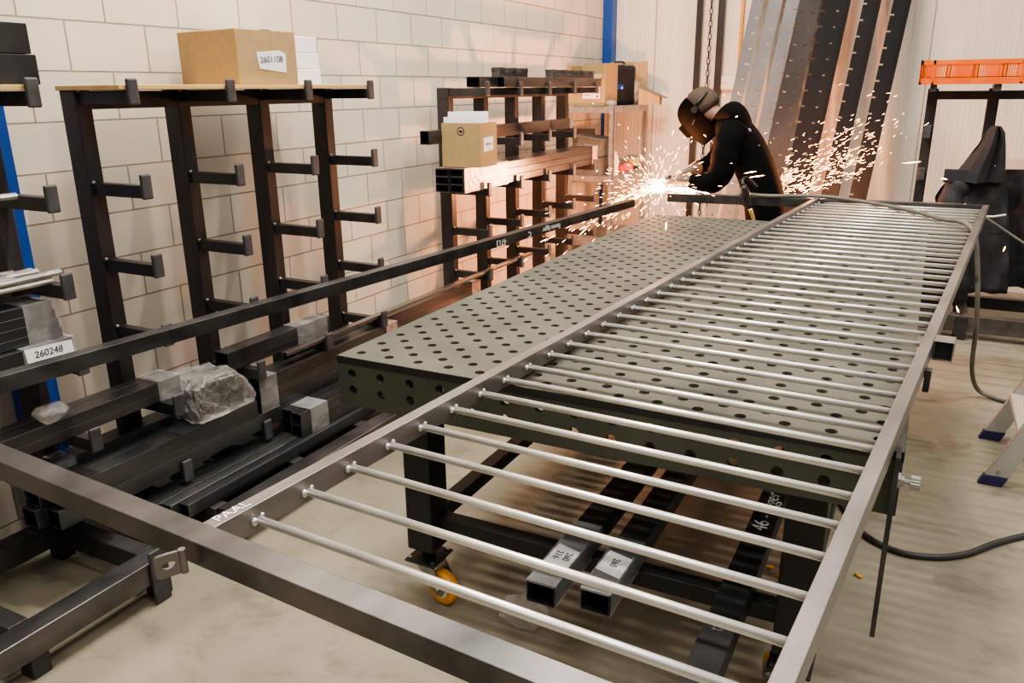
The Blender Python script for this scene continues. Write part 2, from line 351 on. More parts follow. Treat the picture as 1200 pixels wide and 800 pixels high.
for (lx, ly, ang) in ((.1375, .10, -.22), (1.2625, .10, 2.2), (.1375, 2.8, .2), (1.2625, 2.8, 1.2), (.1375, 1.45, .8), (1.2625, 1.45, -.5)):
    MB().box(lx - .0475, lx + .0475, ly - .05, ly + .05, .19, ZT - .02, Minv).done('leg', M_leg, table, bevel=.006)
    MB().tube([Minv @ Vector((lx, ly, .192)), Minv @ Vector((lx, ly, .150))], .02, 12).done('leg_spindle', M_leg, table)
    caster(lx, ly, ang)
for y in (.12, 1.45, 2.78): MB().box(.18, 1.22, y - .025, y + .025, .25, .30, Minv).done('lower_crossbar', M_leg, table, bevel=.003)
for x in (.1375, 1.2625):
    MB().box(x - .025, x + .025, .14, 2.76, .25, .30, Minv).done('lower_side_rail', M_leg, table, bevel=.003)

# tubes lying on the lower frame of the table
def stock_tube(label, xc, zc, w, h, y0, y1, m, group=None, name='steel_tube', t=.004, rot=0., cat='steel tube'):
    yc = (y0 + y1) / 2
    o = MB().sqtube((0, y0 - yc, 0), (0, y1 - yc, 0), w, h, t).done(name, m, bevel=.0045 if t == .004 else .0025)
    o.location = (xc, yc, zc); o.rotation_euler = (0, 0, rot)
    return tag(o, label, cat, group)
def ptube(root, xc, zc, w, h, y0, y1, m, t=.004, name='tube'):
    return MB().sqtube((xc, y0, zc), (xc, y1, zc), w, h, t).done(name, m, root, bevel=.0045 if t == .004 else .0025)
def paper(root, pts, name='paper_label', m=None):
    b = MB(); b.bm.faces.new([b.bm.verts.new(p) for p in pts]); return b.done(name, m or M_white, root)
for k, (xc, y0, lab) in enumerate(((.66, -.165, 'black steel tube under the table with large label, left of the labelled pair'), (.80, -.135, 'black steel tube under the table with small label, right of the labelled pair'))):
    r = empty('labelled_tube', (xc, 1.2, .33), label=lab, cat='steel tube')
    ptube(r, 0, 0, .08, .06, y0 - 1.2, 1.2, M_leg)
    b = MB().sqtube((0, y0 - 1.197, 0), (0, y0 - .86 - .06 * k, 0), .084, .064, .0005); b.done('film_wrap', M_film, r)
    paper(r, [Vector(p) for p in ((-.038, y0 - 1.10, .0325), (.036, y0 - 1.12, .0325), (.038, y0 - 1.02, .0325), (-.034, y0 - 1.0, .0325))])
    text('label_print', ('260\n216', '260')[k], .028, frame((.0, y0 - 1.055, .0332), (0, -1, 0), (1, 0, 0)), M_ink, r)
r = empty('chalked_tube', (1.115, .9, .33), label='long black steel tube under the table with chalk writing, right of the labelled pair', cat='steel tube')
ptube(r, 0, 0, .075, .06, -1.72, 1.4, M_leg)
text('chalk_writing', '46 - ligger', .062, frame((0, -.42, .0312), (0, 1, 0), (-1, 0, 0)), M_chalk, r)
text('stamped_mark', 't4', .05, frame((-.005, -1.03, .0312), (0, 1, 0), (-1, 0, 0)), M_stop, r)

# ------------------------------------------------------------------ the gate
YAW = -.0863
gate = empty('steel_gate', (0, 0, ZT), (.006, 0, YAW), label='unfinished steel bar gate lying across the welding table', cat='gate')
def gbox(name, m, x0, x1, y0, y1, z0, z1, bev=.003): return MB().box(x0, x1, y0, y1, z0, z1).done(name, m, gate, bevel=bev)
def gtube(name, m, P, Q, w, h): return MB().sqtube(P, Q, w, h, .003).done(name, m, gate, bevel=.003)
gtube('inner_rail', M_rail, (.520, -.945, .035), (.520, 3.56, .035), .03, .05)
gtube('outer_rail', M_rail, (1.418, -.95, .035), (1.418, 3.62, .035), .029, .05)
gtube('near_beam', M_beam, (-.62, -.978, .04), (1.55, -.94, .04), .048, .043)
gtube('long_beam', M_long, (-.56, -.95, .04), (-.455, 2.95, .04), .045, .045)
gtube('far_beam', M_long, (-.40, 3.42, .022), (1.435, 3.66, .03), .055, .055)
def ly(i): return -.835 + .110 * i + 1.6e-4 * i * i - 2.7e-6 * i ** 3
nb = 40
yl = [-0.847, -0.73, -0.615, -0.497, -0.388, -0.272, -0.157, -0.048, 0.062, 0.18, 0.29, 0.403, 0.515, 0.628, 0.739, 0.852, 0.962, 1.079, 1.195, 1.313, 1.423, 1.538, 1.653, 1.765, 1.879, 1.995, 2.111, 2.217, 2.331, 2.449, 2.557, 2.675, 2.779, 2.888, 2.992, 3.109, 3.21, 3.314, 3.426, 3.524]
bar_me = None; bead_me = None
for i in range(nb):
    y = yl[i]; dy = .028 + i * .0008
    L = 1.4035 - .5350
    if bar_me is None:
        br = MB().tube([(0, 0, 0), (L, 0, 0)], .0078, 14).done('bar', M_bar, gate, smooth=True); bar_me = br.data
        bd = MB().ball((.002, -.009, .001), .0082, Matrix.Diagonal((.8, 1, 1, 1))).ball((.002, .009, .004), .006, Matrix.Diagonal((.8, 1, 1, 1))).done('weld_bead', M_bead, br, smooth=True); bead_me = bd.data
    else:
        br = D.objects.new('bar', bar_me); COL.objects.link(br); br.parent = gate
        bd = D.objects.new('weld_bead', bead_me); COL.objects.link(bd); bd.parent = br
    br.location = (.535, y, .031); br.rotation_euler = (0, 0, math.atan2(dy, L))
# slotted lug on the near beam, stub on the outer rail
b = MB(); LM = frame((.50, -1.0, .026), (.98, .15, .1), (0, -.2, 1))
lx0, ly0, lz0 = .498, -1.001, .04
cells = []
def ringslot(b, T):
    n = 24; out = []; inn = []
    for k in range(n):
        a = 2 * PI * k / n; c, s = math.cos(a), math.sin(a)
        e = .35
        out.append((math.copysign(abs(c) ** e, c) * .021, math.copysign(abs(s) ** e, s) * .020)); inn.append((math.copysign(abs(c) ** .7, c) * .011, s * .006))
    f = [[b.bm.verts.new(T @ Vector((p[0], p[1], z))) for p in L_] for L_ in (out, inn) for z in (-.003, .003)]
    for k in range(n):
        j = (k + 1) % n
        b.bm.faces.new((f[0][k], f[0][j], f[2][j], f[2][k])); b.bm.faces.new((f[1][k], f[3][k], f[3][j], f[1][j])); b.bm.faces.new((f[0][j], f[0][k], f[1][k], f[1][j])); b.bm.faces.new((f[2][k], f[2][j], f[3][j], f[3][k]))
ringslot(b, frame((.527, -1.018, .034), (-.45, -1, 0), (0, 0, 1)))
b.done('slotted_lug', M_rail, gate)
MB().tube([(.538, -.999, .014), (.538, -.999, .056)], .006, 10).done('lug_weld', M_rail, gate)
gtube('stub_tube', M_rail, (1.458, .735, .032), (1.458, .80, .032), .05, .056)
MB().box(1.436, 1.480, .745, .75, .008, .056).done('stub_inner_shade', M_dark, gate)  # dark plate standing in for the shade inside the open tube end
gbox('rail_lug', M_mill, 1.433, 1.448, .555, .585, -.03, .03, .002)
text('chalk_writing', 'PAAL', .030, frame((.519, -.885, .0608), (0, 1, 0), (-1, 0, 0)), M_chalk, gate)
# chalk marks on the near face of the long beam read upside down from here
dl = Vector((.105, 3.9, 0)).normalized()
def onbeam(y): return Vector((-.56 + .105 * (y + .95) / 3.9 + .0232, y, .036))
text('chalk_writing', '4713', .042, frame(onbeam(1.49), -dl, (0, 0, -1)), M_chalk, gate)
text('chalk_writing', 'C', .04, frame(onbeam(1.74), -dl, (0, 0, -1)), M_chalk, gate)
text('chalk_writing', 'Boven ligger', .036, frame(onbeam(1.95), -dl, (0, 0, -1)), M_chalk, gate)

# stop plate with knurled clamp bolt on the table corner
st = MB().box(1.434, 1.444, -.112, -.052, .43, .862, Minv).done('stop_bar', M_mill, table, bevel=.001)
def kx(x, y, z): return Minv @ Vector((x, y, z))
MB().tube([kx(1.44, -.082, .80), kx(1.475, -.082, .80)], .006, 12).done('bolt_shaft', M_chrome, st)
MB().tube([kx(1.444, -.082, .80), kx(1.449, -.082, .80), kx(1.4491, -.082, .80), kx(1.456, -.082, .80)], [.018, .018, .012, .012], 14).done('bolt_collar', M_chrome, st)
b = MB(); b.loft([[kx(x, -.082 + q * math.cos(2 * PI * k / 32), .80 + q * math.sin(2 * PI * k / 32)) for k in range(32) for q in ((.0155 if k % 2 else .014),)] for x in (1.468, 1.486)]); b.done('knurled_knob', M_chrome, st)

# ------------------------------------------------------------------ cantilever racks along the left wall
TIERS = (1.295, 1.03, .785, .52, .262)
XF = -1.12
def rack(name, ys, label, y_ext=(.02, .02), top_stub=True):
    r = empty(name, (XF, ys[0], 0), label=label, cat='storage rack')
    Ml = Matrix.Translation((-XF, -ys[0], 0))
    for y in ys:
        MB().box(XF - .08, XF, y - .028, y + .028, .15, 1.598, Ml).done('post', M_rack, r, bevel=.003)
        MB().box(XF - .015, -.725, y - .03, y + .03, .072, .148, Ml).done('base_leg', M_rack, r, bevel=.003)
        MB().box(-.71, -.65, y - .028, y + .028, 0, .07, Ml).done('base_foot', M_rack, r, bevel=.003); MB().box(XF - .09, XF - .03, y - .028, y + .028, 0, .07, Ml).done('base_foot', M_rack, r, bevel=.003)
        for z in TIERS + (1.595,):
            a = MB().box(XF, -.881, y - .018, y + .018, z - .042, z, Ml).done('arm', M_rack, r, bevel=.002)
            MB().box(-.881, -.867, y - .02, y + .02, z - .046, z + .036, Ml).done('end_stop', M_stop, a, bevel=.005)
            MB().ball(Ml @ Vector((XF + .006, y - .017, z + .001)), .008, seg=8).done('weld_spot', M_chrome, a, smooth=True)
    MB().box(XF - .07, XF - .002, ys[0] - .03, ys[-1] + .03, 1.535, 1.594, Ml).done('top_rail', M_rack, r, bevel=.003)
    MB().box(-.72, -.64, ys[0] - y_ext[0], ys[-1] + y_ext[1], .071, .15, Ml).done('base_rail', M_beam, r, bevel=.004)
    MB().box(XF - .1, XF - .02, ys[0] - y_ext[0], ys[-1] + y_ext[1], .071, .149, Ml).done('base_rail', M_rack, r, bevel=.004)
    return r, Ml
rA, MA = rack('cantilever_rack', [-.29 - .425 * k for k in (2, 1, 0)], 'dark steel rack cut off by the left edge holding silver rods', (.3, .02))
MB().box(-.638, -.626, -.345, -.285, .0, .19, MA).done('end_plate', M_stop, rA, bevel=.004)
rB, MBm = rack('cantilever_rack', [.04, .455, .875, 1.29], 'dark four-post steel rack topped with a yellow board, left foreground')
rC, MC = rack('cantilever_rack', [2.385 + .425 * k for k in range(5)], 'dark five-post steel rack holding the open box of papers, far left')

def board(name, x0, x1, y0, y1, z0, z1, m, label, cat='board'):
    o = MB().box(x0, x1, y0, y1, z0, z1).done(name, m, bevel=.002); return tag(o, label, cat)
board('plywood_board', -1.2, -.884, .0, 1.30, 1.5965, 1.612, M_wood, 'yellow plywood board on top of the four-post rack')
board('plywood_board', -1.2, -.884, -1.3, -.27, 1.5965, 1.612, M_wood, 'yellow plywood board on top of the rack at the left edge')
for k, lab in enumerate(('large black square tube on the yellow board at the upper left corner, lower one', 'large black square tube at the upper left corner, stacked on another')):
    stock_tube(lab, -1.02, 1.655 + .0855 * k, .11, .084, -1.3, -.20 - .012 * k, M_leg)

# cardboard box with printed label
def rbox(root, w, d, h, m, name='carton', bev=.004): return MB().box(-w / 2, w / 2, -d / 2, d / 2, 0, h).done(name, m, root, bevel=bev)
r = empty('cardboard_box', (-1.09, .725, 1.6125), (0, 0, -.11), label='closed brown cardboard box with white label on the yellow board', cat='box')
rbox(r, .35, .29, .20, M_card)
paper(r, [Vector((.1764, -.055, .118)), Vector((.1764, -.045, .058)), Vector((.1764, .085, .045)), Vector((.1764, .088, .115)), Vector((.1764, .055, .128))])
text('label_print', '2601108', .032, frame((.1772, .015, .092), (0, 1, .05), (0, 0, 1)), M_ink, r)
b = MB(); b.box(-.17, .1755, -.025, .025, .2, .2006); b.done('packing_tape', M_card2, r)
for k, lab in enumerate(('white flat box, bottom of three beside the cardboard box', 'white flat box, middle of three beside the cardboard box', 'white flat box, top of three beside the cardboard box')):
    o = MB().box(-.12, .12, -.11, .11, 0, .064).done('white_box', M_white, bevel=.003); o.location = (-1.12, .998 - .006 * k, 1.6125 + .0645 * k); o.rotation_euler = (0, 0, .02 * k - .03); tag(o, lab, 'box')

# --- stock on the left-edge rack
for i in range(13):
    yy = -.25 - random.random() * .16
    xx = -.93 - (i % 7) * .024; zz = 1.041 + (i // 7) * .021
    o = MB().tube([(0, -1.0, 0), (0, 0, 0)], .0095, 8).done('steel_rod', M_silver, smooth=False); o.location = (xx, yy, zz); o.rotation_euler = (random.uniform(0, .02) if i > 6 else 0, 0, random.uniform(-.02, .02))
    tag(o, 'thin silver steel rod in the loose pile on the left-edge rack', 'rod', 'silver rods on the left-edge rack')
o = MB().tube([(0, -1.0, 0), (0, 0, 0)], .0095, 8).done('steel_rod', M_silver); o.location = (-.93, -.36, 1.305); tag(o, 'single silver rod on the upper arm at the left edge', 'rod')
r = empty('steel_bar_bundle', (-.98, -.3, .865), label='stack of dark flat bars with film-wrapped end above the 260248 label', cat='steel bundle')
for k in range(4): ptube(r, -.01, .0150 + .030 * k, .13, .029, -.8, 0 - .006 * k, M_stock, .012, 'bar')
MB().sqtube((-.01, -.11, .06), (-.01, .004, .06), .134, .121, .0006).done('film_wrap', M_film, r)
r = empty('labelled_steel_tube', (-.945, -.29, .825), label='dark steel tube marked 260248 with a white label, left edge', cat='steel tube')
ptube(r, 0, 0, .09, .075, -.8, 0, M_stock)
MB().sqtube((0, -.16, 0), (0, .006, 0), .094, .079, .0006).done('film_wrap', M_film, r)
paper(r, [Vector((.0476, -.155, .038)), Vector((.0476, -.005, .03)), Vector((.0476, -.0, -.028)), Vector((.0476, -.148, -.04))])
text('label_print', '260248', .030, frame((.0483, -.082, .012), (0, 1, -.03), (0, 0, 1)), M_ink, r)
text('label_print', '7   / 10', .02, frame((.0483, -.075, -.016), (0, 1, -.03), (0, 0, 1)), M_ink, r)
# two tubes with wrapped end reaching over to the four-post rack
r = empty('steel_tube_bundle', (-.985, .125, .5205), label='pair of long dark steel tubes with film-wrapped end left of the wrapped parcel', cat='steel bundle')
for k in range(2): ptube(r, 0, .018 + .0365 * k, .07, .0355, -1.1, 0, M_stock2)
for k in range(2): ptube(r, -.058, .018 + .0365 * k, .04, .0355, -1.1, -.01, M_stock2)
MB().sqtube((-.022, -.10, .0365), (-.022, .003, .0365), .118, .077, .0006).done('film_wrap', M_film, r)
o = None
def crumple(name, rx, ry, rz, seed, seg=22, amp=.18):
    rnd = random.Random(seed); b = MB(); bmesh.ops.create_icosphere(b.bm, subdivisions=4, radius=1)
    dirs = [(Vector((rnd.gauss(0, 1), rnd.gauss(0, 1), rnd.gauss(0, 1))).normalized(), rnd.uniform(.68, 1.0)) for _ in range(60)]
    for v in b.bm.verts:
        d = v.co.normalized(); rr = 1.15
        for n, h in dirs:
            c = d.dot(n)
            if c > .05: rr = min(rr, h / c)
        rr *= 1 + amp * .12 * math.sin(9 * d.x + 5 * d.y * d.z + seed) * math.sin(11 * d.y - 7 * d.z)
        v.co = Vector((d.x * rr * rx, d.y * rr * ry, d.z * rr * rz))
    return b
# wrapped parcel
r = empty('wrapped_parcel', (-.975, .28, .398), label='crumpled clear film parcel of dark steel pieces lying on stacked tubes', cat='parcel')
for k, (yy, zz) in enumerate(((-.10, .04), (-.02, .04), (.06, .04), (-.06, .115), (.03, .115))):
    MB().sqtube((-.085, yy, zz), (.07, yy, zz), .068, .07, .004).done('steel_piece', M_stock, r, bevel=.002)
b = MB(); prof = [(-.145, .0), (.135, .0), (.15, .03), (.105, .10), (.05, .158), (-.08, .165), (-.14, .13), (-.155, .05)]
rings = []
rn = random.Random(3)
for xx, sc in ((-.11, .9), (-.095, 1.0), (-.05, 1.03), (0, 1.0), (.05, 1.04), (.085, 1.0), (.10, .9)):
    rings.append([Vector((xx + rn.uniform(-.008, .008), p[0] * sc + rn.uniform(-.008, .008), max(.001, p[1] * sc + rn.uniform(-.006, .006)))) for p in prof])
b.loft(rings); bmesh.ops.subdivide_edges(b.bm, edges=b.bm.edges, cuts=2, use_grid_fill=True)
for v in b.bm.verts: v.co += Vector((rn.uniform(-.004, .004), rn.uniform(-.004, .004), abs(rn.uniform(-.003, .004))))
b.done('film_wrap', M_bag, r)
# stacked square tubes on the lowest arms
for k in range(2):
    for j in range(2):
        stock_tube(('dark square tube in the low front stack beneath the film parcel, %s' % (('bottom front', 'top front') if j == 0 else ('bottom rear', 'top rear'))[k]), -.918 - .071 * j, .2955 + .0665 * k, .07, .066, -.45 - .03 * j + .02 * k, (1.9 if k == 0 else .42), M_stock, 'tubes under the film parcel')
for k in range(2): stock_tube('flat grey bar on the low tubes left of the film parcel, %s one' % ('front', 'rear')[k], -.93 - .055 * k, .368, .045, .012, -.45 + .1 * k, .10 - .03 * k, M_flat, 'flat bars left of the film parcel', 'flat_bar', .0055, cat='flat bar')
# film ended bundle at the back
r = empty('steel_tube_bundle', (-1.06, -.42, .2625), label='low film-ended tube bundle against the wall below the near gate beam', cat='steel bundle')
for k in range(2): ptube(r, 0, .04 + .08 * k, .085, .078, 0, 1.5, M_stock)
MB().sqtube((0, -.004, .08), (0, .14, .08), .091, .166, .0006).done('film_wrap', M_film, r)
# three high bundle with film band
r = empty('steel_tube_bundle', (-.925, .44, .329), label='three-high brown steel tube bundle with film bands right of the parcel', cat='steel bundle')
for k in range(3): ptube(r, 0, .0245 + .049 * k, .085, .048, .012 * k, .96, M_stock2)
MB().sqtube((0, .0, .0735), (0, .10, .0735), .088, .1475, .0006).done('film_wrap', M_film, r)
MB().sqtube((0, .87, .0735), (0, .965, .0735), .088, .1475, .0006).done('film_wrap', M_wrap, r)
# long reddish bundle further back
r = empty('steel_tube_bundle', (-1.02, .70, .2625), label='long reddish brown tube bundle running behind the welding table', cat='steel bundle')
for k in range(4): ptube(r, 0, .026 + .052 * k, .09, .051, .02 * ((k * 3) % 5), 1.72, M_stock2)
MB().sqtube((0, 1.62, .105), (0, 1.726, .105), .094, .209, .0006).done('film_wrap', M_wrap, r)
# short open tube and thin flat bar on the fourth arms
r = empty('open_ended_tube', (-.99, .36, .5625), label='short dark tube with open end and film on its far end', cat='steel tube')
ptube(r, 0, 0, .075, .08, 0, .62, M_stock)
MB().sqtube((0, .40, 0), (0, .60, 0), .08, .085, .0006).done('film_wrap', M_film, r)
stock_tube('long thin flat bar lying on the arms behind the parcel', -.905, .530, .035, .016, .62, 3.0, M_flat, None, 'flat_bar', .006, cat='flat bar')
# bottom level: tubes on the base legs
for k in range(4):
    stock_tube('grey steel tube on the rack base, %s counted from the wall' % ('first', 'second', 'third', 'fourth')[k], -.93 + .052 * k, .1755, .05, .05, -.17 + .03 * k, 2.1, (M_flat, M_stock, M_flat, M_stock)[k], 'tubes on the rack base')
r = empty('steel_tube_bundle', (-.80, .54, .201), label='two by two bundle of small square tubes with film band below the table corner', cat='steel bundle')
for k in range(2):
    for j in range(2): ptube(r, -.058 * j, .027 + .054 * k, .056, .053, .015 * j, 1.9, M_stock)
MB().sqtube((-.029, .06, .054), (-.029, .17, .054), .119, .112, .0006).done('film_wrap', M_film, r)
b = MB(); cl = [(.0, .08 + .16 * i, -.07, .07, .16 * i, .16 * i + .16, True) for i in range(7)]
perf_cells(b.bm, cl, .016, Vector((-1.035, .02, .161)), Vector((1, 0, 0)), Vector((0, 1, 0)), Vector((0, 0, 1)), .01)
tag(b.done('perforated_strip', M_stock), 'dark flat strip with round holes lying on the rack base', 'steel strip')
# crumpled film hanging on the left tubes
b = crumple('f', .05, .06, .035, 5)
o = b.done('plastic_film', M_bag); o.location = (-.95, -.37, .63); tag(o, 'crumpled clear film tucked between tubes at the left edge', 'plastic film')

# --- stock on the far rack
stock_tube('thick dark tube piece on top of the five-post rack, nearest end', -1.0, 1.6275, .09, .06, 2.44, 3.05, M_stock)
stock_tube('brown long tube on top of the five-post rack', -.915, 1.6275, .05, .06, 2.62, 4.2, M_stock2)
for k, (y0, y1) in enumerate(((2.72, 3.1), (3.5, 4.25))):
    r = empty('dark_clamp_bar', (-1.0, (y0 + y1) / 2, 1.658), label=('short dark notched bar on top of the far rack, nearer one', 'long dark notched bar on top of the far rack, by the cardboard box')[k], cat='steel part')
    L = (y1 - y0) / 2
    MB().box(-.03, .03, -L, L, 0, .03).done('bar', M_stock, r, bevel=.002)
    b = MB(); n = 3 + 2 * k
    for j in range(n): b.box(-.033, .033, -L + (2 * L - .06) * j / (n - 1), -L + (2 * L - .06) * j / (n - 1) + .06, .03, .055)
    b.done('raised_block', M_stock, r, bevel=.002)
stock_tube('single dark square tube with open end on the far rack behind the open box', -1.088, 1.334, .06, .075, 2.04, 4.0, M_stock)
r = empty('steel_tube_bundle', (-.99, 2.12, 1.031), label='film-wrapped bundle of square tubes beneath the open box of papers', cat='steel bundle')
for k in range(3):
    for j in range(2): ptube(r, -.045 + .09 * j - .0, .0215 + .0435 * k, .085, .042, .0 + .01 * j, 2.05 - .02 * k, M_stock2, .003)
MB().sqtube((0, .02, .065), (0, .55, .065), .185, .137, .0008).done('film_wrap', M_wrap, r)
MB().sqtube((0, 1.95, .065), (0, 2.055, .065), .185, .137, .0008).done('film_wrap', M_wrap, r)
# open cardboard box with papers
r = empty('cardboard_box', (-.93, 2.262, 1.170), label='open brown cardboard box full of white papers on the wrapped tubes', cat='box')
b = MB(); t = .005; w, d, h = .25, .19, .24
b.box(-w / 2, w / 2, -d / 2, -d / 2 + t, 0, h); b.box(-w / 2, w / 2, d / 2 - t, d / 2, 0, h); b.box(-w / 2, -w / 2 + t, -d / 2 + t, d / 2 - t, 0, h); b.box(w / 2 - t, w / 2, -d / 2 + t, d / 2 - t, 0, h); b.box(-w / 2 + t, w / 2 - t, -d / 2 + t, d / 2 - t, 0, t)
b.done('carton', M_card2, r)
for k in range(5):
    x = -.06 + .015 * k
    b = MB(); b.box(-.105, .10, -.085 + .032 * k, -.083 + .032 * k, .02, h + .035 + .012 * ((k * 2) % 3), Matrix.Rotation(.04 * ((k % 3) - 1), 4, 'Y')); b.done('paper_sheet', M_white, r)
paper(r, [Vector((w / 2 + .0008, -.06, .16)), Vector((w / 2 + .0008, .05, .165)), Vector((w / 2 + .0008, .05, .09)), Vector((w / 2 + .0008, -.06, .085))])
text('label_print', '260118', .022, frame((w / 2 + .0015, -.005, .125), (0, 1, 0), (0, 0, 1)), M_ink, r)
b = MB(); rings = [[Vector((-.0 + (rr) * math.cos(a), -d / 2 - yy, .195 + rr * math.sin(a))) for rr, yy in ((.024, .0), (.024, .0008), (.019, .0008), (.019, .0))] for a in [2 * PI * k / 20 for k in range(21)]]
b.loft(rings, cap=False); b.box(-.011, .011, -d / 2 - .0008, -d / 2, .188, .2); b.done('round_print', M_ink, r)

# ------------------------------------------------------------------ shelf unit in the far corner
r = empty('shelf_unit', (-1.1, 4.96, 0), label='galvanised shelf unit in the far corner left of the welder', cat='shelf')
Ms = Matrix.Translation((1.1, -4.96, 0))
for x in (-1.3, -.9):
    for y in (4.53, 5.4):
        b = MB(); sx = 1 if x < -1.1 else -1; sy = 1 if y < 5 else -1
        b.box(min(x, x + sx * .04), max(x, x + sx * .04), min(y, y + sy * .004), max(y, y + sy * .004), 0, 1.45, Ms); b.box(min(x, x + sx * .004), max(x, x + sx * .004), min(y, y + sy * .04), max(y, y + sy * .04), 0, 1.45, Ms)
        b.done('upright', M_galv, r)
for z in (1.445, .89, .35):
    b = MB(); b.box(-1.295, -.905, 4.535, 5.395, z - .004, z, Ms)
    b.box(-1.297, -.903, 4.533, 4.536, z - .05, z, Ms); b.box(-.9055, -.9025, 4.535, 5.395, z - .05, z, Ms); b.box(-1.297, -1.294, 4.535, 5.395, z - .05, z, Ms); b.box(-1.297, -.903, 5.394, 5.397, z - .05, z, Ms)
    b.done('shelf_board', M_galv, r)
# things on the top shelf
r = empty('cardboard_box', (-1.17, 4.74, 1.446), (0, 0, .0), label='open-flapped cardboard box with shipping label on top of the shelf unit', cat='box')
MB().box(-.16, .16, -.15, .15, 0, .25).done('carton', M_card2, r, bevel=.003)
b = MB(); b.loft([[Vector((-.16, -.15, .25)), Vector((.16, -.15, .25)), Vector((.13, -.22, .335)), Vector((-.1, -.22, .33))][::1], [Vector((-.16, -.146, .25)), Vector((.16, -.146, .25)), Vector((.13, -.216, .337)), Vector((-.1, -.216, .332))]]) if False else None
b = MB(); b.box(-.15, .16, .147, .15, .25, .34); b.box(.157, .16, -.15, .15, .25, .33, Matrix.Translation((.0, 0, 0))); b.box(-.16, -.157, -.15, .15, .25, .32); b.done('carton_flap', M_card2, r)
b = MB(); T = Matrix.Translation((0, -.15, .25)) @ Matrix.Rotation(2.1, 4, 'X'); b.box(-.05, .15, -.0015, .0015, 0, .07, T); b.done('carton_flap', M_card, r)
paper(r, [Vector((-.03, -.1512, .06)), Vector((.12, -.1512, .06)), Vector((.12, -.1512, .18)), Vector((-.03, -.1512, .18))])
b = MB()
for k in range(5): b.box(-.015, .03 + .03 * (k % 3), -.1522, -.1514, .085 + .02 * k, .089 + .02 * k)
b.box(.09, .105, -.1522, -.1514, .07, .085); b.box(.095, .103, -.1522, -.1514, .11, .16); b.done('label_print', M_ink, r)
r = empty('tool_case', (-1.08, 5.12, 1.446), (0, 0, -.5), label='black plastic tool case standing upright on the shelf unit', cat='case')
MB().box(-.05, .05, -.16, .16, 0, .33).done('case_shell', M_black, r, bevel=.03)
MB().box(.05, .062, -.125, .125, .03, .30).done('front_panel', M_black, r, bevel=.008)
MB().box(.0505, .064, -.09, .0, .13, .17).done('blue_label', M_blue, r); paper(r, [Vector((.0648, -.03, .134)), Vector((.0648, -.015, .134)), Vector((.0648, -.015, .15)), Vector((.0648, -.03, .15))], 'label_print')
MB().box(.0505, .066, -.15, -.125, .12, .15).done('latch', M_red, r); MB().box(.0505, .066, -.15, -.125, .151, .175).done('latch', M_white, r); MB().box(.0505, .066, -.15, -.125, .095, .119).done('latch', M_white, r)
b = MB(); b.tube(bez([(0, -.05, .325), (0, -.045, .352), (0, .045, .352), (0, .05, .325)]), .008, 8); b.done('carry_handle', M_black, r)
o = MB().box(-.17, .17, -.012, .012, 0, .36).done('cardboard_sheet', M_card, bevel=.002); o.location = (-1.08, 5.36, 1.446); tag(o, 'upright brown cardboard sheet behind the black tool case', 'cardboard')
r = empty('lidded_box', (-.84, 5.27, 1.446), (0, 0, .2), label='orange-lit box with slanting grey lid on the shelf corner', cat='box')
b = MB(); b.loft([[Vector((-.09, y, 0)), Vector((.09, y, 0)), Vector((.09, y, .07)), Vector((-.09, y, .15))] for y in (-.11, .11)]); b.done('box_body', M_card, r)
b = MB(); b.loft([[Vector((-.095, y, .153)), Vector((.14, y, .05)), Vector((.142, y, .056)), Vector((-.093, y, .16))] for y in (-.12, .12)]); b.done('box_lid', M_bin, r)
b = crumple('bag', .06, .05, .11, 11); o = b.done('plastic_bag', M_bag); o.location = (-.90, 5.31, 1.60); o.location.z = 1.72; tag(o, 'clear crumpled plastic bag above the slanting grey lid', 'plastic bag'); o.location = (-.975, 5.24, 1.446 + .105)
b = crumple('pk', .05, .06, .028, 21); o = b.done('film_packet', M_bag); o.location = (-.955, 4.60, 1.472); tag(o, 'small film packet at the front corner of the top shelf', 'packet')
# second shelf
for k in range(2):
    r = empty('storage_bin', (-1.13, 4.69, .8905 + .15 * k), (0, 0, .0), label=('grey plastic storage bin on the middle shelf, lower of two', 'grey plastic storage bin on the middle shelf, tilted upper of two')[k], cat='bin')
    if k: r.rotation_euler = (.0, .12, 0); r.location.z = .8905 + .165
    b = MB(); t = .004
    b.loft([[Vector((x, -.13, 0)), Vector((x, .13, 0)), Vector((x, .14, .14)), Vector((x, -.14, .14))] for x in (-.11, .11)], cap=True); b.done('bin_body', M_bin, r, bevel=.004)
    b = MB(); b.box(-.118, .118, -.147, .147, .135, .147); b.done('bin_rim', M_bin, r, bevel=.002)
    b = MB(); b.box(-.04, .04, -.143, -.139, .05, .09, Matrix.Identity(4)); b.done('label_holder', M_galv, r)
b = MB(); b.tube([(0, 0, 0), (0, 0, .13), (0, 0, .145), (0, 0, .165), (0, 0, .17), (0, 0, .19)], [.03, .03, .024, .014, .011, .011], 14); o = b.done('spray_can', M_sock, smooth=False); o.location = (-.95, 4.72, .8905); tag(o, 'pale spray can behind the shelf upright', 'spray can')
b = MB(); b.ball((0, 0, .035), .035, Matrix.Diagonal((1, 1, 1, 1))); o = b.done('red_ball', M_red, smooth=True); o.location = (-.945, 4.86, .8905); tag(o, 'round red object on the middle shelf beside the upright', 'shop item')
r = empty('red_tool', (-.955, 5.05, .8905), (0, 0, .5), label='red hand tool with black handle on the middle shelf', cat='tool')
MB().box(-.05, .05, -.03, .03, 0, .07).done('tool_body', M_red, r, bevel=.012); MB().tube([(.05, 0, .03), (.13, .02, .03)], .014, 10).done('handle', M_black, r)
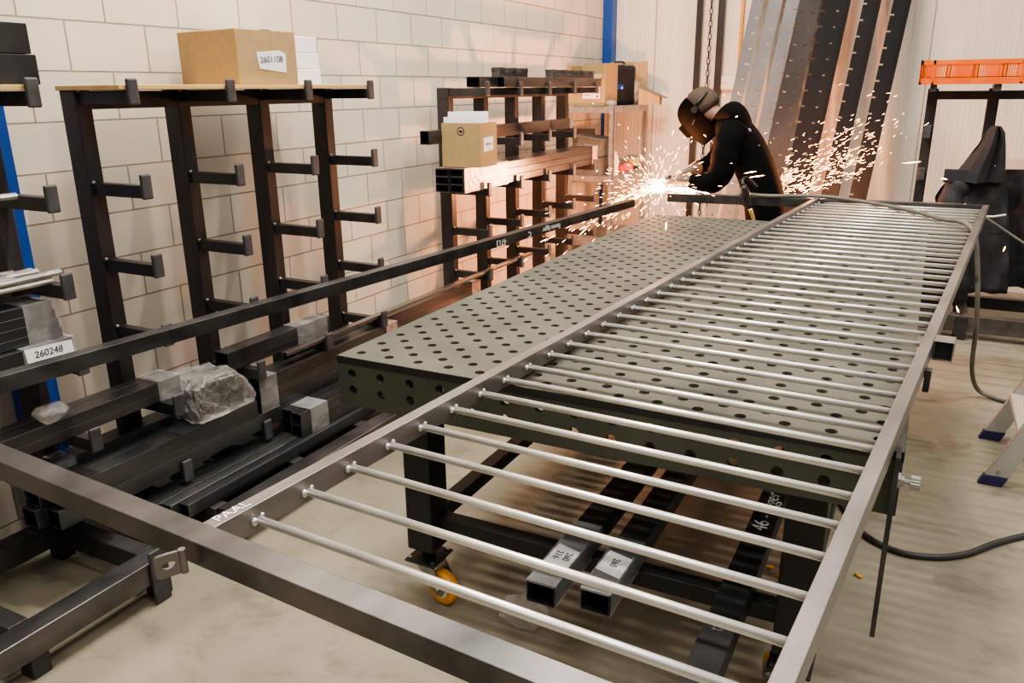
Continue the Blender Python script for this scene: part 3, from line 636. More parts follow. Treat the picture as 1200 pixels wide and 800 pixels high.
b = MB(); b.loft([[Vector((x, -.05, 0)), Vector((x, .05, 0)), Vector((x, .03, .10)), Vector((x, -.045, .06))] for x in (-.045, .045)]); o = b.done('yellow_pouch', M_yel, bevel=.006); o.location = (-.97, 5.27, .8905); tag(o, 'yellow pouch at the back of the middle shelf', 'pouch')

# ------------------------------------------------------------------ back wall items
for k, (x, w) in enumerate(((-.50, .05), (-.315, .055))):
    o = MB().box(x - w / 2, x + w / 2, 5.46, 5.50, 0.02, 4.1).done('black_upright', M_black, bevel=.004); tag(o, ('black vertical guide rail left of the hanging chain', 'black vertical guide rail right of the hanging chain')[k], 'guide rail')
b = MB()
for i in range(70):
    z = .5 + i * .05
    M = Matrix.Translation((-.405, 5.48, z)) @ Matrix.Rotation(PI / 2 * (i % 2), 4, 'Z')
    pts = [M @ Vector((.012 * math.cos(a), 0, .032 * math.sin(a))) for a in [2 * PI * k / 10 for k in range(11)]]
    b.tube(pts, .0045, 5, cap=False)
tag(b.done('hanging_chain', M_mill), 'thin steel chain hanging between two black guide rails', 'chain')
b = MB().tube([(-.15, 5.52, 1.72), (-.15, 5.52, 4.1)], .014, 10); tag(b.done('conduit_pipe', M_yel, smooth=True), 'thin yellow conduit running down to the wall sockets', 'pipe')
r = empty('wall_socket', (-.20, 5.548, 1.62), label='double white wall socket below the yellow conduit', cat='socket')
MB().box(-.10, .10, -.035, 0, -.06, .06).done('socket_box', M_sock, r, bevel=.006)
for s in (-.05, .05):
    MB().box(s - .04, s + .04, -.042, -.035, -.045, .045).done('socket_plate', M_sock, r, bevel=.004)
    if s < 0: MB().tube([(s, -.0455, 0), (s, -.042, 0)], .03, 20).done('socket_cover', M_sock, r)
    b = MB()
    for q in ((-.01, 0), (.01, 0)) if s < 0 else ((-.015, .015), (.015, .015), (-.015, -.015), (.015, -.015)): b.tube([(s + q[0], -.0462, q[1]), (s + q[0], -.041, q[1])], .005, 8)
    b.done('socket_hole', M_ink, r)

# leaning notched steel profiles (floor at y=4.87 to wall)
def strip(label, xt, xb, w, m, slots, fold=0., side_m=None, y0=5.43, pitch=.124, ph=.0):
    # xt/xb: centre x at z=2.25 (on y=5.45) and at z=1.0 ; leaning back
    H = 2.92; r = empty('notched_steel_strip', (0, 0, 0), label=label, cat='steel profile')
    za, zb = 1.0, 2.25; ya, yb = 5.0, 5.36
    dx = (xt - xb) / (zb - za); dyz = (yb - ya) / (zb - za)
    base = Vector((xb - dx * za, ya - dyz * za, 0.0)); up = Vector((dx, dyz, 1)).normalized(); right = Vector((1, 0, 0)); right = (right - up * right.dot(up)).normalized(); nrm = right.cross(up)
    if nrm.y > 0: nrm = -nrm
    def P(u, v, n=0): return base + right * u + up * v + nrm * n
    def plate(u0, u1, slist, name, mm, n0=0.0, thick=.005):
        # slist : (su0, su1) slot u intervals repeated along v
        us = sorted({u0, u1} | {a for s in slist for a in s})
        vs = [0.02]
        v = .1 + ph
        while v < H - .1: vs += [v, v + .014]; v += pitch
        vs.append(H)
        bm = bmesh.new()
        for vi in range(len(vs) - 1):
            slot = vi % 2 == 1
            for ui in range(len(us) - 1):
                if slot and any(us[ui] >= s[0] - 1e-6 and us[ui + 1] <= s[1] + 1e-6 for s in slist): continue
                q = [(us[ui], vs[vi]), (us[ui + 1], vs[vi]), (us[ui + 1], vs[vi + 1]), (us[ui], vs[vi + 1])]
                A = [bm.verts.new(P(a, c, n0)) for a, c in q]; B = [bm.verts.new(P(a, c, n0 - thick)) for a, c in q]
                bm.faces.new(A); bm.faces.new(list(reversed(B)))
                for k in range(4): bm.faces.new((A[k], B[k], B[(k + 1) % 4], A[(k + 1) % 4]))
        bmesh.ops.remove_doubles(bm, verts=bm.verts, dist=1e-5)
        bmesh.ops.recalc_face_normals(bm, faces=bm.faces)
        me = D.meshes.new(name); bm.to_mesh(me); bm.free(); link(name, me, mm, r)
    plate(-w / 2, w / 2, [(-w / 2 + a * w, -w / 2 + c * w) for a, c in slots], 'slotted_face', m)
    if fold:
        b = MB(); u = w / 2
        b.loft([[P(u - .004, v, 0), P(u, v, 0), P(u, v, fold), P(u - .004, v, fold)] for v in (.02, H)]); b.done('folded_flange', side_m or m, r)
    return r
strip('light blue-grey slotted steel strip, first left behind the welder', .0, .0 - .115, .095, M_plate, [(.55, .9)], .0)
strip('light blue-grey slotted steel strip, second behind the welder', .143, .143 - .125, .105, M_plate, [(.45, .8)], .0, ph=.03)
strip('pale steel strip with black notches on its right edge, third from left', .275, .275 - .12, .10, M_plate, [(.72, 1.0)], .0, ph=.05)
strip('wide grey steel channel with two columns of slots, behind the sparks', .41, .41 - .115, .165, M_plate3, [(.15, .30), (.62, .80)], .0, ph=.015)
strip('broad dark steel profile with slotted left edge, middle of the row', .608, .608 - .10, .20, M_plate2, [(0, .14), (.55, .65)], .05, M_plate2, ph=.02)
strip('dark steel profile notched on its left edge, second from right', .864, .864 - .10, .125, M_plate2, [(0, .22)], .06, M_plate2, ph=.06)
strip('dark steel profile notched on its left edge, rightmost of the row', 1.074, 1.074 - .105, .125, M_plate2, [(0, .22)], .06, M_plate2, ph=.09)

# rack against the back wall with crate and jackets
r = empty('storage_rack', (1.7, 4.5, 0), label='dark steel rack at the right below the orange crate', cat='storage rack')
Mr = Matrix.Translation((-1.7, -4.5, 0))
for x in (1.37, 1.725, 2.3):
    MB().box(x - .032, x + .032, 4.45, 4.53, .15 if x > 1.5 else .705, 1.56, Mr).done('post', M_rack, r, bevel=.003)
    a = MB().box(x - .018, x + .018, 4.20, 4.45, 1.545, 1.585, Mr).done('arm', M_rack, r, bevel=.002); MB().box(x - .02, x + .02, 4.186, 4.20, 1.54, 1.5855, Mr).done('end_stop', M_stop, a, bevel=.004)
    for z in ((1.3, 1.03, .785) if x < 1.5 else ()):
        a = MB().box(x - .018, x + .018, 4.22, 4.45, z - .042, z, Mr).done('arm', M_rack, r, bevel=.002); MB().box(x - .02, x + .02, 4.206, 4.22, z - .046, z + .036, Mr).done('end_stop', M_stop, a, bevel=.004)
    if x > 1.5: MB().box(x - .035, x + .035, 3.95, 4.55, .0, .15, Mr).done('base_leg', M_rack, r, bevel=.003)
MB().box(1.34, 2.4, 4.452, 4.50, 1.49, 1.545, Mr).done('top_rail', M_rack, r, bevel=.003)
MB().box(1.33, 2.5, 3.97, 4.05, .05, .16, Mr).done('base_rail', M_beam, r, bevel=.004)
MB().box(1.68, 2.5, 4.46, 4.52, .10, .18, Mr).done('base_rail', M_rack, r, bevel=.004)
r = empty('plastic_crate', (1.60, 4.36, 1.586), label='orange slatted plastic crate on the right-hand rack', cat='crate')
w, d, h = .62, .40, .145
MB().box(-w / 2, w / 2, -d / 2, d / 2, 0, .006).done('crate_base', M_orange, r)
def slat_wall(P, U, L, name):
    b = MB(); U = Vector(U); N = Vector((0, 0, 1)); T = U.cross(N)
    def seg(a, c, z0, z1, t=.005):
        M = Matrix((U, T, N)).transposed().to_4x4(); M.translation = Vector(P); b.box(a, c, -t, t, z0, z1, M)
    seg(0, L, 0, .045); seg(0, L, .118, h, .009); seg(0, L, .0, .012, .009)
    n = int(L / .0125)
    for i in range(n + 1):
        u = L * i / n; wd = .012 if i % 12 == 0 else .0042
        seg(max(0, u - wd), min(L, u + wd), .04, .12)
    for u in (0, .07, L - .07, L): seg(max(0, u - .006), min(L, u + .006), 0, h, .009)
    b.done(name, M_orange, r)
slat_wall((-w / 2, -d / 2, 0), (1, 0, 0), w, 'slatted_side'); slat_wall((-w / 2, d / 2, 0), (1, 0, 0), w, 'slatted_side')
slat_wall((-w / 2, -d / 2, 0), (0, 1, 0), d, 'slatted_end'); slat_wall((w / 2, -d / 2, 0), (0, 1, 0), d, 'slatted_end')

r = empty('dark_gap_filler', (1.24, 4.49, 0), label='made-up low dark cabinet shape darkening the gaps between the bars behind the far gate beam', cat='cabinet')  # made-up dark block, added to darken the gaps between the far bars
MB().box(-.34, .41, -.22, .20, .06, .70).done('filler_body', M_black, r, bevel=.004)
for q in (-.15, .22):
    dr = MB().box(q - .18, q + .18, -.238, -.221, .09, .67).done('filler_door', M_black, r, bevel=.003); MB().box(q + .11, q + .125, -.255, -.238, .40, .52).done('filler_handle', M_mill, dr)
MB().box(-.31, .38, -.18, .18, 0, .06).done('filler_plinth', M_black, r)
# jackets
def drape(name, rows, yc, depth, label, seed, parts=None):
    # rows: (z, xl, xr)
    rn = random.Random(seed); r = empty(name, ((rows[-1][1] + rows[-1][2]) / 2, yc, rows[-1][0]), label=label, cat='jacket')
    o = r.location.copy(); rings = []
    n = 30; R = []
    zs = [x[0] for x in rows]
    for i in range(41):
        t = i / 40 * (len(rows) - 1); k = min(int(t), len(rows) - 2); f = t - k; f = f * f * (3 - 2 * f) * .6 + f * .4
        R.append([rows[k][j] * (1 - f) + rows[k + 1][j] * f for j in range(3)])
    for i, (z, a, c) in enumerate(R):
        ring = []; tt = i / 40
        for k in range(n):
            an = 2 * PI * k / n; cx = math.cos(an); sy = math.sin(an)
            u = (a + c) / 2 + (c - a) / 2 * math.copysign(abs(cx) ** .8, cx)
            fold = .055 * abs(math.sin(u * 13 + 2.6 * z + seed)) + .038 * abs(math.sin(u * 24 - 7 * z + seed * 2)) + .014 * math.sin(u * 55 + 9 * z) - .04
            dd = depth * (.35 + .65 * min(1, tt * 3))
            v = yc + dd * sy + (fold * (1 if sy < 0 else .2)) * min(1, tt * 4)
            ring.append(Vector((u + .004 * math.sin(z * 23 + k), v, z)) - o)
        rings.append(ring)
    b = MB(); b.loft(rings); b.done('jacket_body', M_cloth, r, smooth=True)
    return r, o
r, o0 = drape('work_jacket', [(1.335, 1.725, 1.775), (1.30, 1.70, 1.80), (1.22, 1.67, 1.815), (1.12, 1.61, 1.83), (1.03, 1.55, 1.85), (.95, 1.50, 1.865), (.88, 1.47, 1.88), (.74, 1.50, 1.91), (.52, 1.60, 1.945), (.29, 1.66, 1.965)], 4.17, .085, 'black hooded work jacket draped over the right-hand rack arm', 2)
# hood fold, collar flap and hanging sleeve
b = MB(); rings = []
for z, xa, xb in ((1.34, 1.73, 1.765), (1.30, 1.702, 1.796), (1.23, 1.675, 1.812), (1.14, 1.628, 1.825), (1.06, 1.585, 1.835), (1.0, 1.575, 1.83)):
    ww = xb - xa; rings.append([Vector(q) - o0 for q in ((xa, 4.12, z), (xa + .18 * ww, 4.06, z), (xa + .42 * ww, 4.028, z - .01), (xa + .60 * ww, 4.052, z), (xa + .70 * ww, 4.085, z), (xa + .82 * ww, 4.05, z), (xb, 4.07, z), (xb - .01, 4.13, z), (xa + .5 * ww, 4.15, z))])
b.loft(rings); b.done('hood', M_cloth, r, bevel=.004)
b = MB(); pts = bez([(1.60, 4.13, .98), (1.56, 4.09, .86), (1.62, 4.05, .62), (1.685, 4.03, .42), (1.70, 4.04, .24)], 6); b.tube([p - o0 for p in pts], [.075 - .0012 * i + .007 * math.sin(i * 1.3) for i in range(len(pts))], 14); b.done('sleeve', M_cloth, r, smooth=True)
b = MB(); b.box(1.50, 1.64, 4.06, 4.075, .99, 1.075, Matrix.Translation(-o0)); b.done('collar_flap', M_cloth, r, bevel=.006)
b = MB()
for x, z in ((1.775, 1.10), (1.79, 1.05), (1.70, 1.12)): b.ball(Vector((x, 4.075, z)) - o0, .007)
b.done('press_stud', M_chrome, r)
drape('work_jacket', [(1.06, 1.85, 2.25), (.98, 1.84, 2.28), (.8, 1.87, 2.3), (.5, 1.92, 2.32), (.30, 1.95, 2.33)], 4.345, .075, 'dark jacket cut off by the right edge behind the hooded one', 9)

# ------------------------------------------------------------------ cables, torch
def cable(name, pts, rad, m, label, cat='cable'):
    b = MB(); b.tube(bez(pts, 10), rad, 10); return tag(b.done(name, m, smooth=True), label, cat)
cable('torch_cable', [(.36, 3.47, .935), (.55, 3.44, .932), (.83, 3.50, .937), (1.08, 3.40, .93), (1.27, 3.25, .925), (1.41, 3.08, .923), (1.515, 2.87, .925), (1.585, 2.80, .93), (1.625, 2.68, .925), (1.655, 2.62, .88), (1.69, 2.60, .70), (1.72, 2.62, .45), (1.74, 2.72, .2), (1.79, 2.85, .05), (1.87, 2.85, .013), (1.98, 2.80, .0125), (2.6, 2.6, .0125), (3.4, 2.9, .0125), (4.6, 2.8, .0125)], .0115, M_cable, 'grey welding cable lying over the gate and dropping to the floor')
cable('thin_cable', [(1.62, 3.5, .93), (1.70, 3.6, .87), (1.79, 3.6, .815), (1.90, 3.6, .745), (2.1, 3.6, .62)], .007, M_cable, 'thin grey cable leaving the far right gate corner')
cable('earth_cable', [(.95, 1.9, .012), (1.12, 1.6, .012), (1.275, 1.312, .012), (1.352, 1.135, .012), (1.458, 1.045, .012), (1.568, 1.038, .012), (1.70, 1.116, .012), (1.897, 1.35, .012), (2.5, 1.9, .012), (3.4, 1.8, .012), (4.6, 2.1, .012)], .011, M_cabled, 'dark cable curving across the floor right of the table')
cable('white_cable_end', [(1.74, 4.0, .80), (1.80, 4.0, .80), (1.87, 4.0, .815)], .006, M_sock, 'short white cord end in front of the hooded jacket')
r = empty('welding_torch', (.33, 3.36, .85), label='black welding torch with brass neck hanging over the gate beam', cat='torch')
T0, T1, T2 = Vector((.395, 3.36, 1.0)) , Vector((.447, 3.36, .86)), Vector((.48, 3.36, .776)); tb = r.location.copy()
b = MB(); pts = [T0.lerp(T1, i / 10) - tb for i in range(11)]; b.tube(pts, [.014, .020, .024, .025, .024, .023, .022, .022, .022, .021, .016], 14); b.done('torch_handle', M_black, r, smooth=True)
b = MB(); pts = [T1.lerp(T2, i / 6) - tb for i in range(7)]; b.tube(pts, [.013, .013, .012, .0115, .011, .010, .008], 12); b.done('brass_neck', M_brass, r, smooth=True)
b = MB(); c = T0.lerp(T1, .3) - tb; b.box(c.x - .012, c.x + .012, c.y - .034, c.y - .018, c.z - .03, c.z + .03); b.done('trigger', M_dark, r, bevel=.003)
b = MB(); b.tube(bez([T0 - tb, T0 - tb + Vector((-.012, .03, .03)), T0 - tb + Vector((.01, .075, .035)), T0 - tb + Vector((.07, .085, -.02))], 6), .011, 10); b.done('cable_sleeve', M_black, r, smooth=True)

# ------------------------------------------------------------------ step ladder, bits on the floor
r = empty('step_ladder', (1.83, 2.03, 0), label='aluminium step ladder foot with blue shoes at the right edge', cat='ladder')
Ml = Matrix.Translation((-1.83, -2.03, 0))
sl = Vector((.34, 0, 1)).normalized()
def stile(y0, y1, xb0, xb1, H, xs):
    b = MB(); b.loft([[Ml @ Vector((xb0 + xs * z, y, z)) for y in (y0, y1)] + [Ml @ Vector((xb1 + xs * z, y, z)) for y in (y1, y0)] for z in (.035, H)]); b.done('stile', M_alu, r, bevel=.003)
    b = MB(); b.loft([[Ml @ Vector((xb0 + xs * z - .004, y, z)) for y in (y0 - .004, y1 + .004)] + [Ml @ Vector((xb1 + xs * z + .004, y, z)) for y in (y1 + .004, y0 - .004)] for z in (0, .045)]); b.done('rubber_shoe', M_bfoot, r, bevel=.003)
stile(2.275, 2.30, 1.785, 1.865, 1.25, .42); stile(1.765, 1.79, 1.765, 1.845, 1.25, .42)
for z in (.24, .49, .74, .99):
    b = MB(); xo = 1.775 + .42 * z; b.box(xo, xo + .11, 1.792, 2.274, z - .025, z, Ml); 
    for k in range(9): b.box(xo + .004 + .012 * k, xo + .010 + .012 * k, 1.793, 2.273, z, z + .003, Ml)
    b.done('tread', M_tread, r)
o = MB().tube([Ml @ Vector((1.83, 1.762, .06)), Ml @ Vector((1.83, 1.757, .06))], .008, 10).done('rivet', M_chrome, r)
for k, (x, y, a, lab) in enumerate(((1.105, .745, .2, 'small orange foam bit on the floor under the table, left one'), (1.14, .715, 1.3, 'small orange foam bit on the floor under the table, right one'), (1.38, .826, 2.6, 'small orange foam bit on the floor right of the gate rail'))):
    M = Matrix.Rotation(a, 4, 'Z'); b = MB(); b.tube([M @ Vector((-.013, 0, .0065)), M @ Vector((.006, 0, .0065)), M @ Vector((.013, 0, .0065))], [.006, .006, .0035], 10); o = b.done('foam_plug', M_plug, smooth=True); o.location = (x, y, 0); tag(o, lab, 'ear plug')
b = crumple('film', .10, .075, .05, 17, amp=.5)
for v in b.bm.verts: v.co.z = max(v.co.z, -.03)
o = b.done('plastic_film', M_bag); o.location = (.47, .12, .032); tag(o, 'crumpled clear plastic film on the floor near the castor', 'plastic film')

# ------------------------------------------------------------------ the welder
W = empty('person', (.42, 3.85, 0), label='person in black hoodie and welding helmet bending over the gate grinding', cat='person')
def w(x, y, z): return Vector((x - .42, y - 3.85, z))
# body: one continuous skinned figure (torso, neck, head, arms, hands, legs)
V = [(w(.43, 3.85, .88), (.085, .085)), (w(.39, 3.85, 1.02), (.085, .085)), (w(.30, 3.85, 1.17), (.09, .09)), (w(.215, 3.85, 1.29), (.08, .08)), (w(.12, 3.85, 1.385), .055), (w(.045, 3.85, 1.425), .07), (w(-.035, 3.85, 1.425), .078),
     (w(.225, 3.69, 1.27), .055), (w(.215, 3.60, 1.14), .045), (w(.19, 3.56, 1.01), .042), (w(.06, 3.555, .988), .036), (w(-.035, 3.565, .992), .028),
     (w(.18, 4.0, 1.28), .055), (w(.12, 4.04, 1.18), .045), (w(.065, 4.0, 1.105), .040), (w(-.02, 3.83, 1.05), .034), (w(-.06, 3.745, 1.035), .028),
     (w(.47, 3.76, .80), .085), (w(.43, 3.75, .50), .06), (w(.47, 3.75, .12), .042), (w(.40, 3.75, .045), .035),
     (w(.49, 3.95, .80), .085), (w(.47, 3.97, .50), .06), (w(.53, 3.97, .12), .042), (w(.46, 3.97, .045), .035)]
Ed = [(0, 1), (1, 2), (2, 3), (3, 4), (4, 5), (5, 6), (3, 7), (7, 8), (8, 9), (9, 10), (10, 11), (3, 12), (12, 13), (13, 14), (14, 15), (15, 16), (0, 17), (17, 18), (18, 19), (19, 20), (0, 21), (21, 22), (22, 23), (23, 24)]
skin('body', V, Ed, M_skin, W)
# hoodie: lofted torso with two sleeves and the collapsed hood
def lofted(name, spine, m, parent, n=24, smooth=True, seed=1, wr=.004):
    rq = random.Random(seed); b = MB(); rings = []
    for i, (x, z, a_, c_) in enumerate(spine):
        x0, z0 = spine[max(0, i - 1)][:2]; x1, z1 = spine[min(len(spine) - 1, i + 1)][:2]
        d = Vector((x1 - x0, 0, z1 - z0)).normalized(); nn = Vector((d.z, 0, -d.x))
        rings.append([w(x, 3.85, z) + nn * (a_ * math.copysign(abs(math.cos(t)) ** .85, math.cos(t)) + rq.uniform(-wr, wr)) + Vector((0, 1, 0)) * (c_ * math.copysign(abs(math.sin(t)) ** .85, math.sin(t))) for t in [2 * PI * k / n for k in range(n)]])
    b.loft(rings); o = b.done(name, m, parent, smooth=smooth); q = o.modifiers.new('s', 'SUBSURF'); q.levels = 1; q.render_levels = 2
    return o
lofted('hoodie', [(.440, .80, .135, .195), (.438, .86, .135, .195), (.42, .93, .128, .185), (.385, 1.02, .125, .185), (.335, 1.12, .125, .20), (.28, 1.21, .125, .215), (.225, 1.28, .118, .215), (.175, 1.335, .10, .17), (.135, 1.375, .075, .10), (.115, 1.395, .065, .075)], M_hood, W)
def sleeve(pts, radii, sd):
    rq = random.Random(sd); b = MB(); P = bez([w(*p) for p in pts], 5); n = len(P); rr = []
    for i in range(n):
        f = i / (n - 1) * (len(radii) - 1); k = min(int(f), len(radii) - 2); rr.append(radii[k] * (1 - f + k) + radii[k + 1] * (f - k) + .002 * math.sin(i * 1.3) + rq.uniform(-.002, .002))
    b.tube(P, rr, 16); o = b.done('sleeve', M_hood, W, smooth=True); return o
sleeve([(.235, 3.72, 1.30), (.225, 3.655, 1.25), (.215, 3.60, 1.15), (.205, 3.565, 1.06), (.165, 3.55, .995), (.09, 3.552, .985), (.015, 3.56, .988)], [.105, .098, .088, .082, .074, .062, .052], 1)
sleeve([(.19, 3.98, 1.30), (.145, 4.03, 1.24), (.10, 4.04, 1.17), (.065, 4.0, 1.105), (.03, 3.92, 1.075), (-.01, 3.85, 1.055)], [.10, .09, .078, .068, .058, .048], 2)
b = MB(); rings = []
for (cx, cz, rx, ry) in ((.075, 1.375, .06, .08), (.095, 1.405, .09, .10), (.135, 1.43, .105, .125), (.19, 1.43, .105, .145), (.255, 1.385, .09, .145), (.31, 1.315, .05, .11)):
    n_ = Vector((.45, 0, .89)); rings.append([w(cx, 3.85, cz) + n_ * (rx * .72 * math.sin(t)) + Vector((0, 1, 0)) * (ry * math.cos(t)) for t in [2 * PI * q / 22 for q in range(22)]])
b.loft(rings); h_ = b.done('hood', M_hood, W, smooth=True); sb = h_.modifiers.new('s', 'SUBSURF'); sb.levels = 1; sb.render_levels = 2
for k in range(3): text('back_print', ('III', 'II', 'III')[k], .035, frame(w(.335 + .032 * k, 3.74, 1.315 - .045 * k), (.25, 1, .1), (-.6, 0, .8)), M_chalk, W)
# trousers and boots
lofted('trousers', [(.465, .60, .10, .175), (.46, .72, .125, .19), (.445, .84, .13, .188), (.435, .90, .12, .18)], M_trou, W)
for (yy, kx_, fx_) in ((3.755, .44, .47), (3.955, .475, .53)):
    b = MB(); P = bez([w(.46, yy, .72), w(.45, yy, .62), w(kx_, yy, .48), w(.5 * (kx_ + fx_), yy, .28), w(fx_, yy, .09)], 4); n = len(P)
    b.tube(P, [.112 - .045 * i / (n - 1) + .003 * math.sin(i * 1.7) for i in range(n)], 16); b.done('trouser_leg', M_trou, W, smooth=True)
for (x, y) in ((.47, 3.75), (.53, 3.97)):
    b = MB(); rings = []
    for (xx, hh, ww) in ((.06, .11, .038), (.03, .125, .045), (-.03, .12, .045), (-.09, .075, .048), (-.15, .06, .048), (-.19, .045, .035)):
        rings.append([w(x + xx, y, 0) + Vector((0, ww * math.copysign(abs(math.cos(t)) ** .7, math.cos(t)), hh / 2 + hh / 2 * math.copysign(abs(math.sin(t)) ** .6, math.sin(t)))) for t in [2 * PI * q / 16 for q in range(16)]])
    b.loft(rings); b.done('boot', M_dark, W, smooth=True)
# gloves with fingers
def glove(P, fwd, up, side, curl, flip):
    P = Vector(P); f = Vector(fwd).normalized(); u = Vector(up); u = (u - f * u.dot(f)).normalized(); s = f.cross(u) * flip
    V = [(P - f * .10, (.042, .042)), (P - f * .05, (.037, .034)), (P, (.034, .030)), (P + f * .045, (.043, .026)), (P + f * .075, (.042, .022))]
    E = [(0, 1), (1, 2), (2, 3), (3, 4)]
    for q, (off, L) in enumerate(((.030, .068), (.010, .076), (-.010, .072), (-.029, .058))):
        base = P + f * .078 + s * off; i0 = len(V)
        d1 = (f * math.cos(curl * .6) - u * math.sin(curl * .6)); d2 = (f * math.cos(curl * 1.5) - u * math.sin(curl * 1.5)); d3 = (f * math.cos(curl * 2.3) - u * math.sin(curl * 2.3))
        p1 = base + d1 * L * .5; p2 = p1 + d2 * L * .35; p3 = p2 + d3 * L * .3
        V += [(base, .0115), (p1, .0112), (p2, .0105), (p3, .009)]; E += [(4, i0), (i0, i0 + 1), (i0 + 1, i0 + 2), (i0 + 2, i0 + 3)]
    i0 = len(V); t0 = P + f * .02 + s * .034; t1 = t0 + (f * .6 + s * .5 - u * .5).normalized() * .045; t2 = t1 + (f * .8 - u * .55).normalized() * .034
    V += [(t0, .016), (t1, .013), (t2, .011)]; E += [(2, i0), (i0, i0 + 1), (i0 + 1, i0 + 2)]
    return skin('glove', V, E, M_glove, W, sub=1)
glove(w(-.035, 3.565, .995), (-1, .08, -.03), (0, -.2, 1), None, .75, 1)
glove(w(-.055, 3.745, 1.035), (-.65, -.7, -.22), (-.2, -.2, 1), None, .7, -1)
# hair, helmet, face skin visible at the neck
hm = frame(w(.0, 3.85, 1.42), (-.66, 0, -.75), (-.75, 0, .66))     # local x: face forward, y: crown, z: side
hm = Matrix(((-.70, -.714, 0, 0), (0, 0, 1, 0), (-.714, .70, 0, 0), (0, 0, 0, 1)))
hm.translation = w(-.025, 3.85, 1.425)
def H(x, y, z): return hm @ Vector((x, y, z))
b = MB(); rings = []
for k in range(9):
    t = k / 8; ang = PI * .5 * t
    ry = .118 * math.cos(ang * .98)
    rings.append([H(-.035 + ry * 1.05 * math.cos(q), .025 + .118 * math.sin(ang), ry * .86 * math.sin(q)) for q in [2 * PI * j / 20 for j in range(20)]])
rings.insert(0, [H(-.05 + .105 * math.cos(q), -.05, .09 * math.sin(q)) for q in [2 * PI * j / 20 for j in range(20)]])
rn = random.Random(4)
for rg in rings:
    for p in rg: p += Vector((rn.uniform(-.005, .005), rn.uniform(-.005, .005), rn.uniform(-.005, .005)))
b.loft(rings); hr = b.done('hair', M_hair, W, smooth=True); sb = hr.modifiers.new('s', 'SUBSURF'); sb.levels = 1; sb.render_levels = 2
b = MB(); rings = []
prof = [(.135, .02, .045), (.128, .075, .092), (.108, .115, .118), (.07, .143, .125), (.02, .152, .125), (-.04, .158, .122), (-.09, .155, .112), (-.14, .148, .092), (-.185, .135, .06)]
N_ = 24
for (y, fx, sz) in prof:
    ring = []
    for j in range(N_ + 1):
        a = -1.75 + 3.5 * j / N_
        ca = math.cos(a); x = fx * (math.copysign(abs(ca) ** .75, ca)) if ca > 0 else fx * ca * .9
        ring.append(H(x, y, sz * math.sin(a) * (1 if abs(a) < 1.57 else 1)))
    rings.append(ring)
b.loft(rings, cap=False, closed=False); hl = b.done('welding_helmet', M_helm, W, smooth=True)
so = hl.modifiers.new('t', 'SOLIDIFY'); so.thickness = .006; sb = hl.modifiers.new('s', 'SUBSURF'); sb.levels = 1; sb.render_levels = 2
b = MB(); b.loft([[H(x, -.075, -.058), H(x, -.075, .058), H(x, .02, .07), H(x, .02, -.07)] for x in (.12, .172)]); b.done('visor_frame', M_helm, hl, bevel=.008)
b = MB(); b.loft([[H(x, -.06, -.046), H(x, -.06, .046), H(x, .008, .056), H(x, .008, -.056)] for x in (.17, .1745)]); b.done('visor_glass', M_visor, hl)
b = MB()
for s in (-1, 1): MB().tube([H(-.005, .02, s * .118), H(-.005, .02, s * .138)], .022, 14).done('pivot_knob', M_black, hl)
b = MB(); b.tube([H(-.02 - .115 * math.cos(t), .035 + .02 * math.cos(t), .118 * math.sin(t)) for t in [-1.5 + 3 * k / 16 for k in range(17)]], .010, 8); b.done('headband', M_black, hl, smooth=True)
b = MB(); b.box(-.0035, .0035, -.02, .02, -.001, .001, hm @ Matrix.Translation((.055, -.035, -.127)) @ Matrix.Rotation(1.2, 4, 'Z')); b.done('side_mark', M_stop, hl)

# grinder held in both hands
r = empty('angle_grinder', (-.13, 3.60, .965), label='small dark angle grinder in the gloved hands at the gate corner', cat='grinder')
b = MB(); b.tube(bez([(.09, -.03, .02), (.04, -.02, .015), (-.02, 0, .01), (-.05, .005, .008)], 4), [.024, .026, .027, .027, .026, .024, .024, .025, .026, .027, .028, .026, .022], 12); b.done('motor_body', M_black, r, smooth=True)
b = MB(); b.tube([(-.055, .005, .02), (-.055, .005, -.02)], .02, 12); b.done('gear_head', M_mill, r)
b = MB(); b.tube([(-.055, .005, -.021), (-.055, .005, -.025)], .058, 24); b.done('grinding_disc', M_stop, r)
b = MB(); b.tube([(-.055, .01, .01), (-.04, .09, .035)], .013, 10); b.done('side_handle', M_black, r)

# ------------------------------------------------------------------ sparks
rs = random.Random(12)
G0 = Vector((-.215, 3.555, .945))
def sliver(bm, p, d, L, wd):
    d = d.normalized(); u = d.orthogonal().normalized(); v = d.cross(u)
    a = p - d * L / 2; c = p + d * L / 2; m_ = p + d * L * .15
    A = bm.verts.new(a); Cc = bm.verts.new(c); q = [bm.verts.new(m_ + (u * math.cos(t) + v * math.sin(t)) * wd) for t in (0, 2.09, 4.19)]
    for i in range(3): bm.faces.new((A, q[i], q[(i + 1) % 3])); bm.faces.new((Cc, q[(i + 1) % 3], q[i]))
b = MB()
for i in range(420):        # main burst, all around the disc
    d = Vector((rs.gauss(-.25, .9), rs.gauss(-.15, .6), rs.gauss(.12, .55))).normalized()
    s = abs(rs.gauss(0, .22)) + .03
    sliver(b.bm, G0 + d * s + Vector((0, 0, -.25 * s * s)), d + Vector((0, 0, -.4 * s)), rs.uniform(.012, .05), rs.uniform(.0006, .0017))
for i in range(240):        # jet towards the near left, over the long beam
    d = Vector((rs.gauss(-.42, .13), rs.gauss(-1, .12), rs.gauss(-.16, .10))).normalized()
    s = abs(rs.gauss(.25, .42)) + .05
    p = G0 + d * s + Vector((0, 0, -.12 * s * s))
    if p.z < .9 and p.x > -.06 and p.y < 2.96: continue
    sliver(b.bm, p, d + Vector((0, 0, -.2 * s)), rs.uniform(.02, .07), rs.uniform(.0006, .0018))
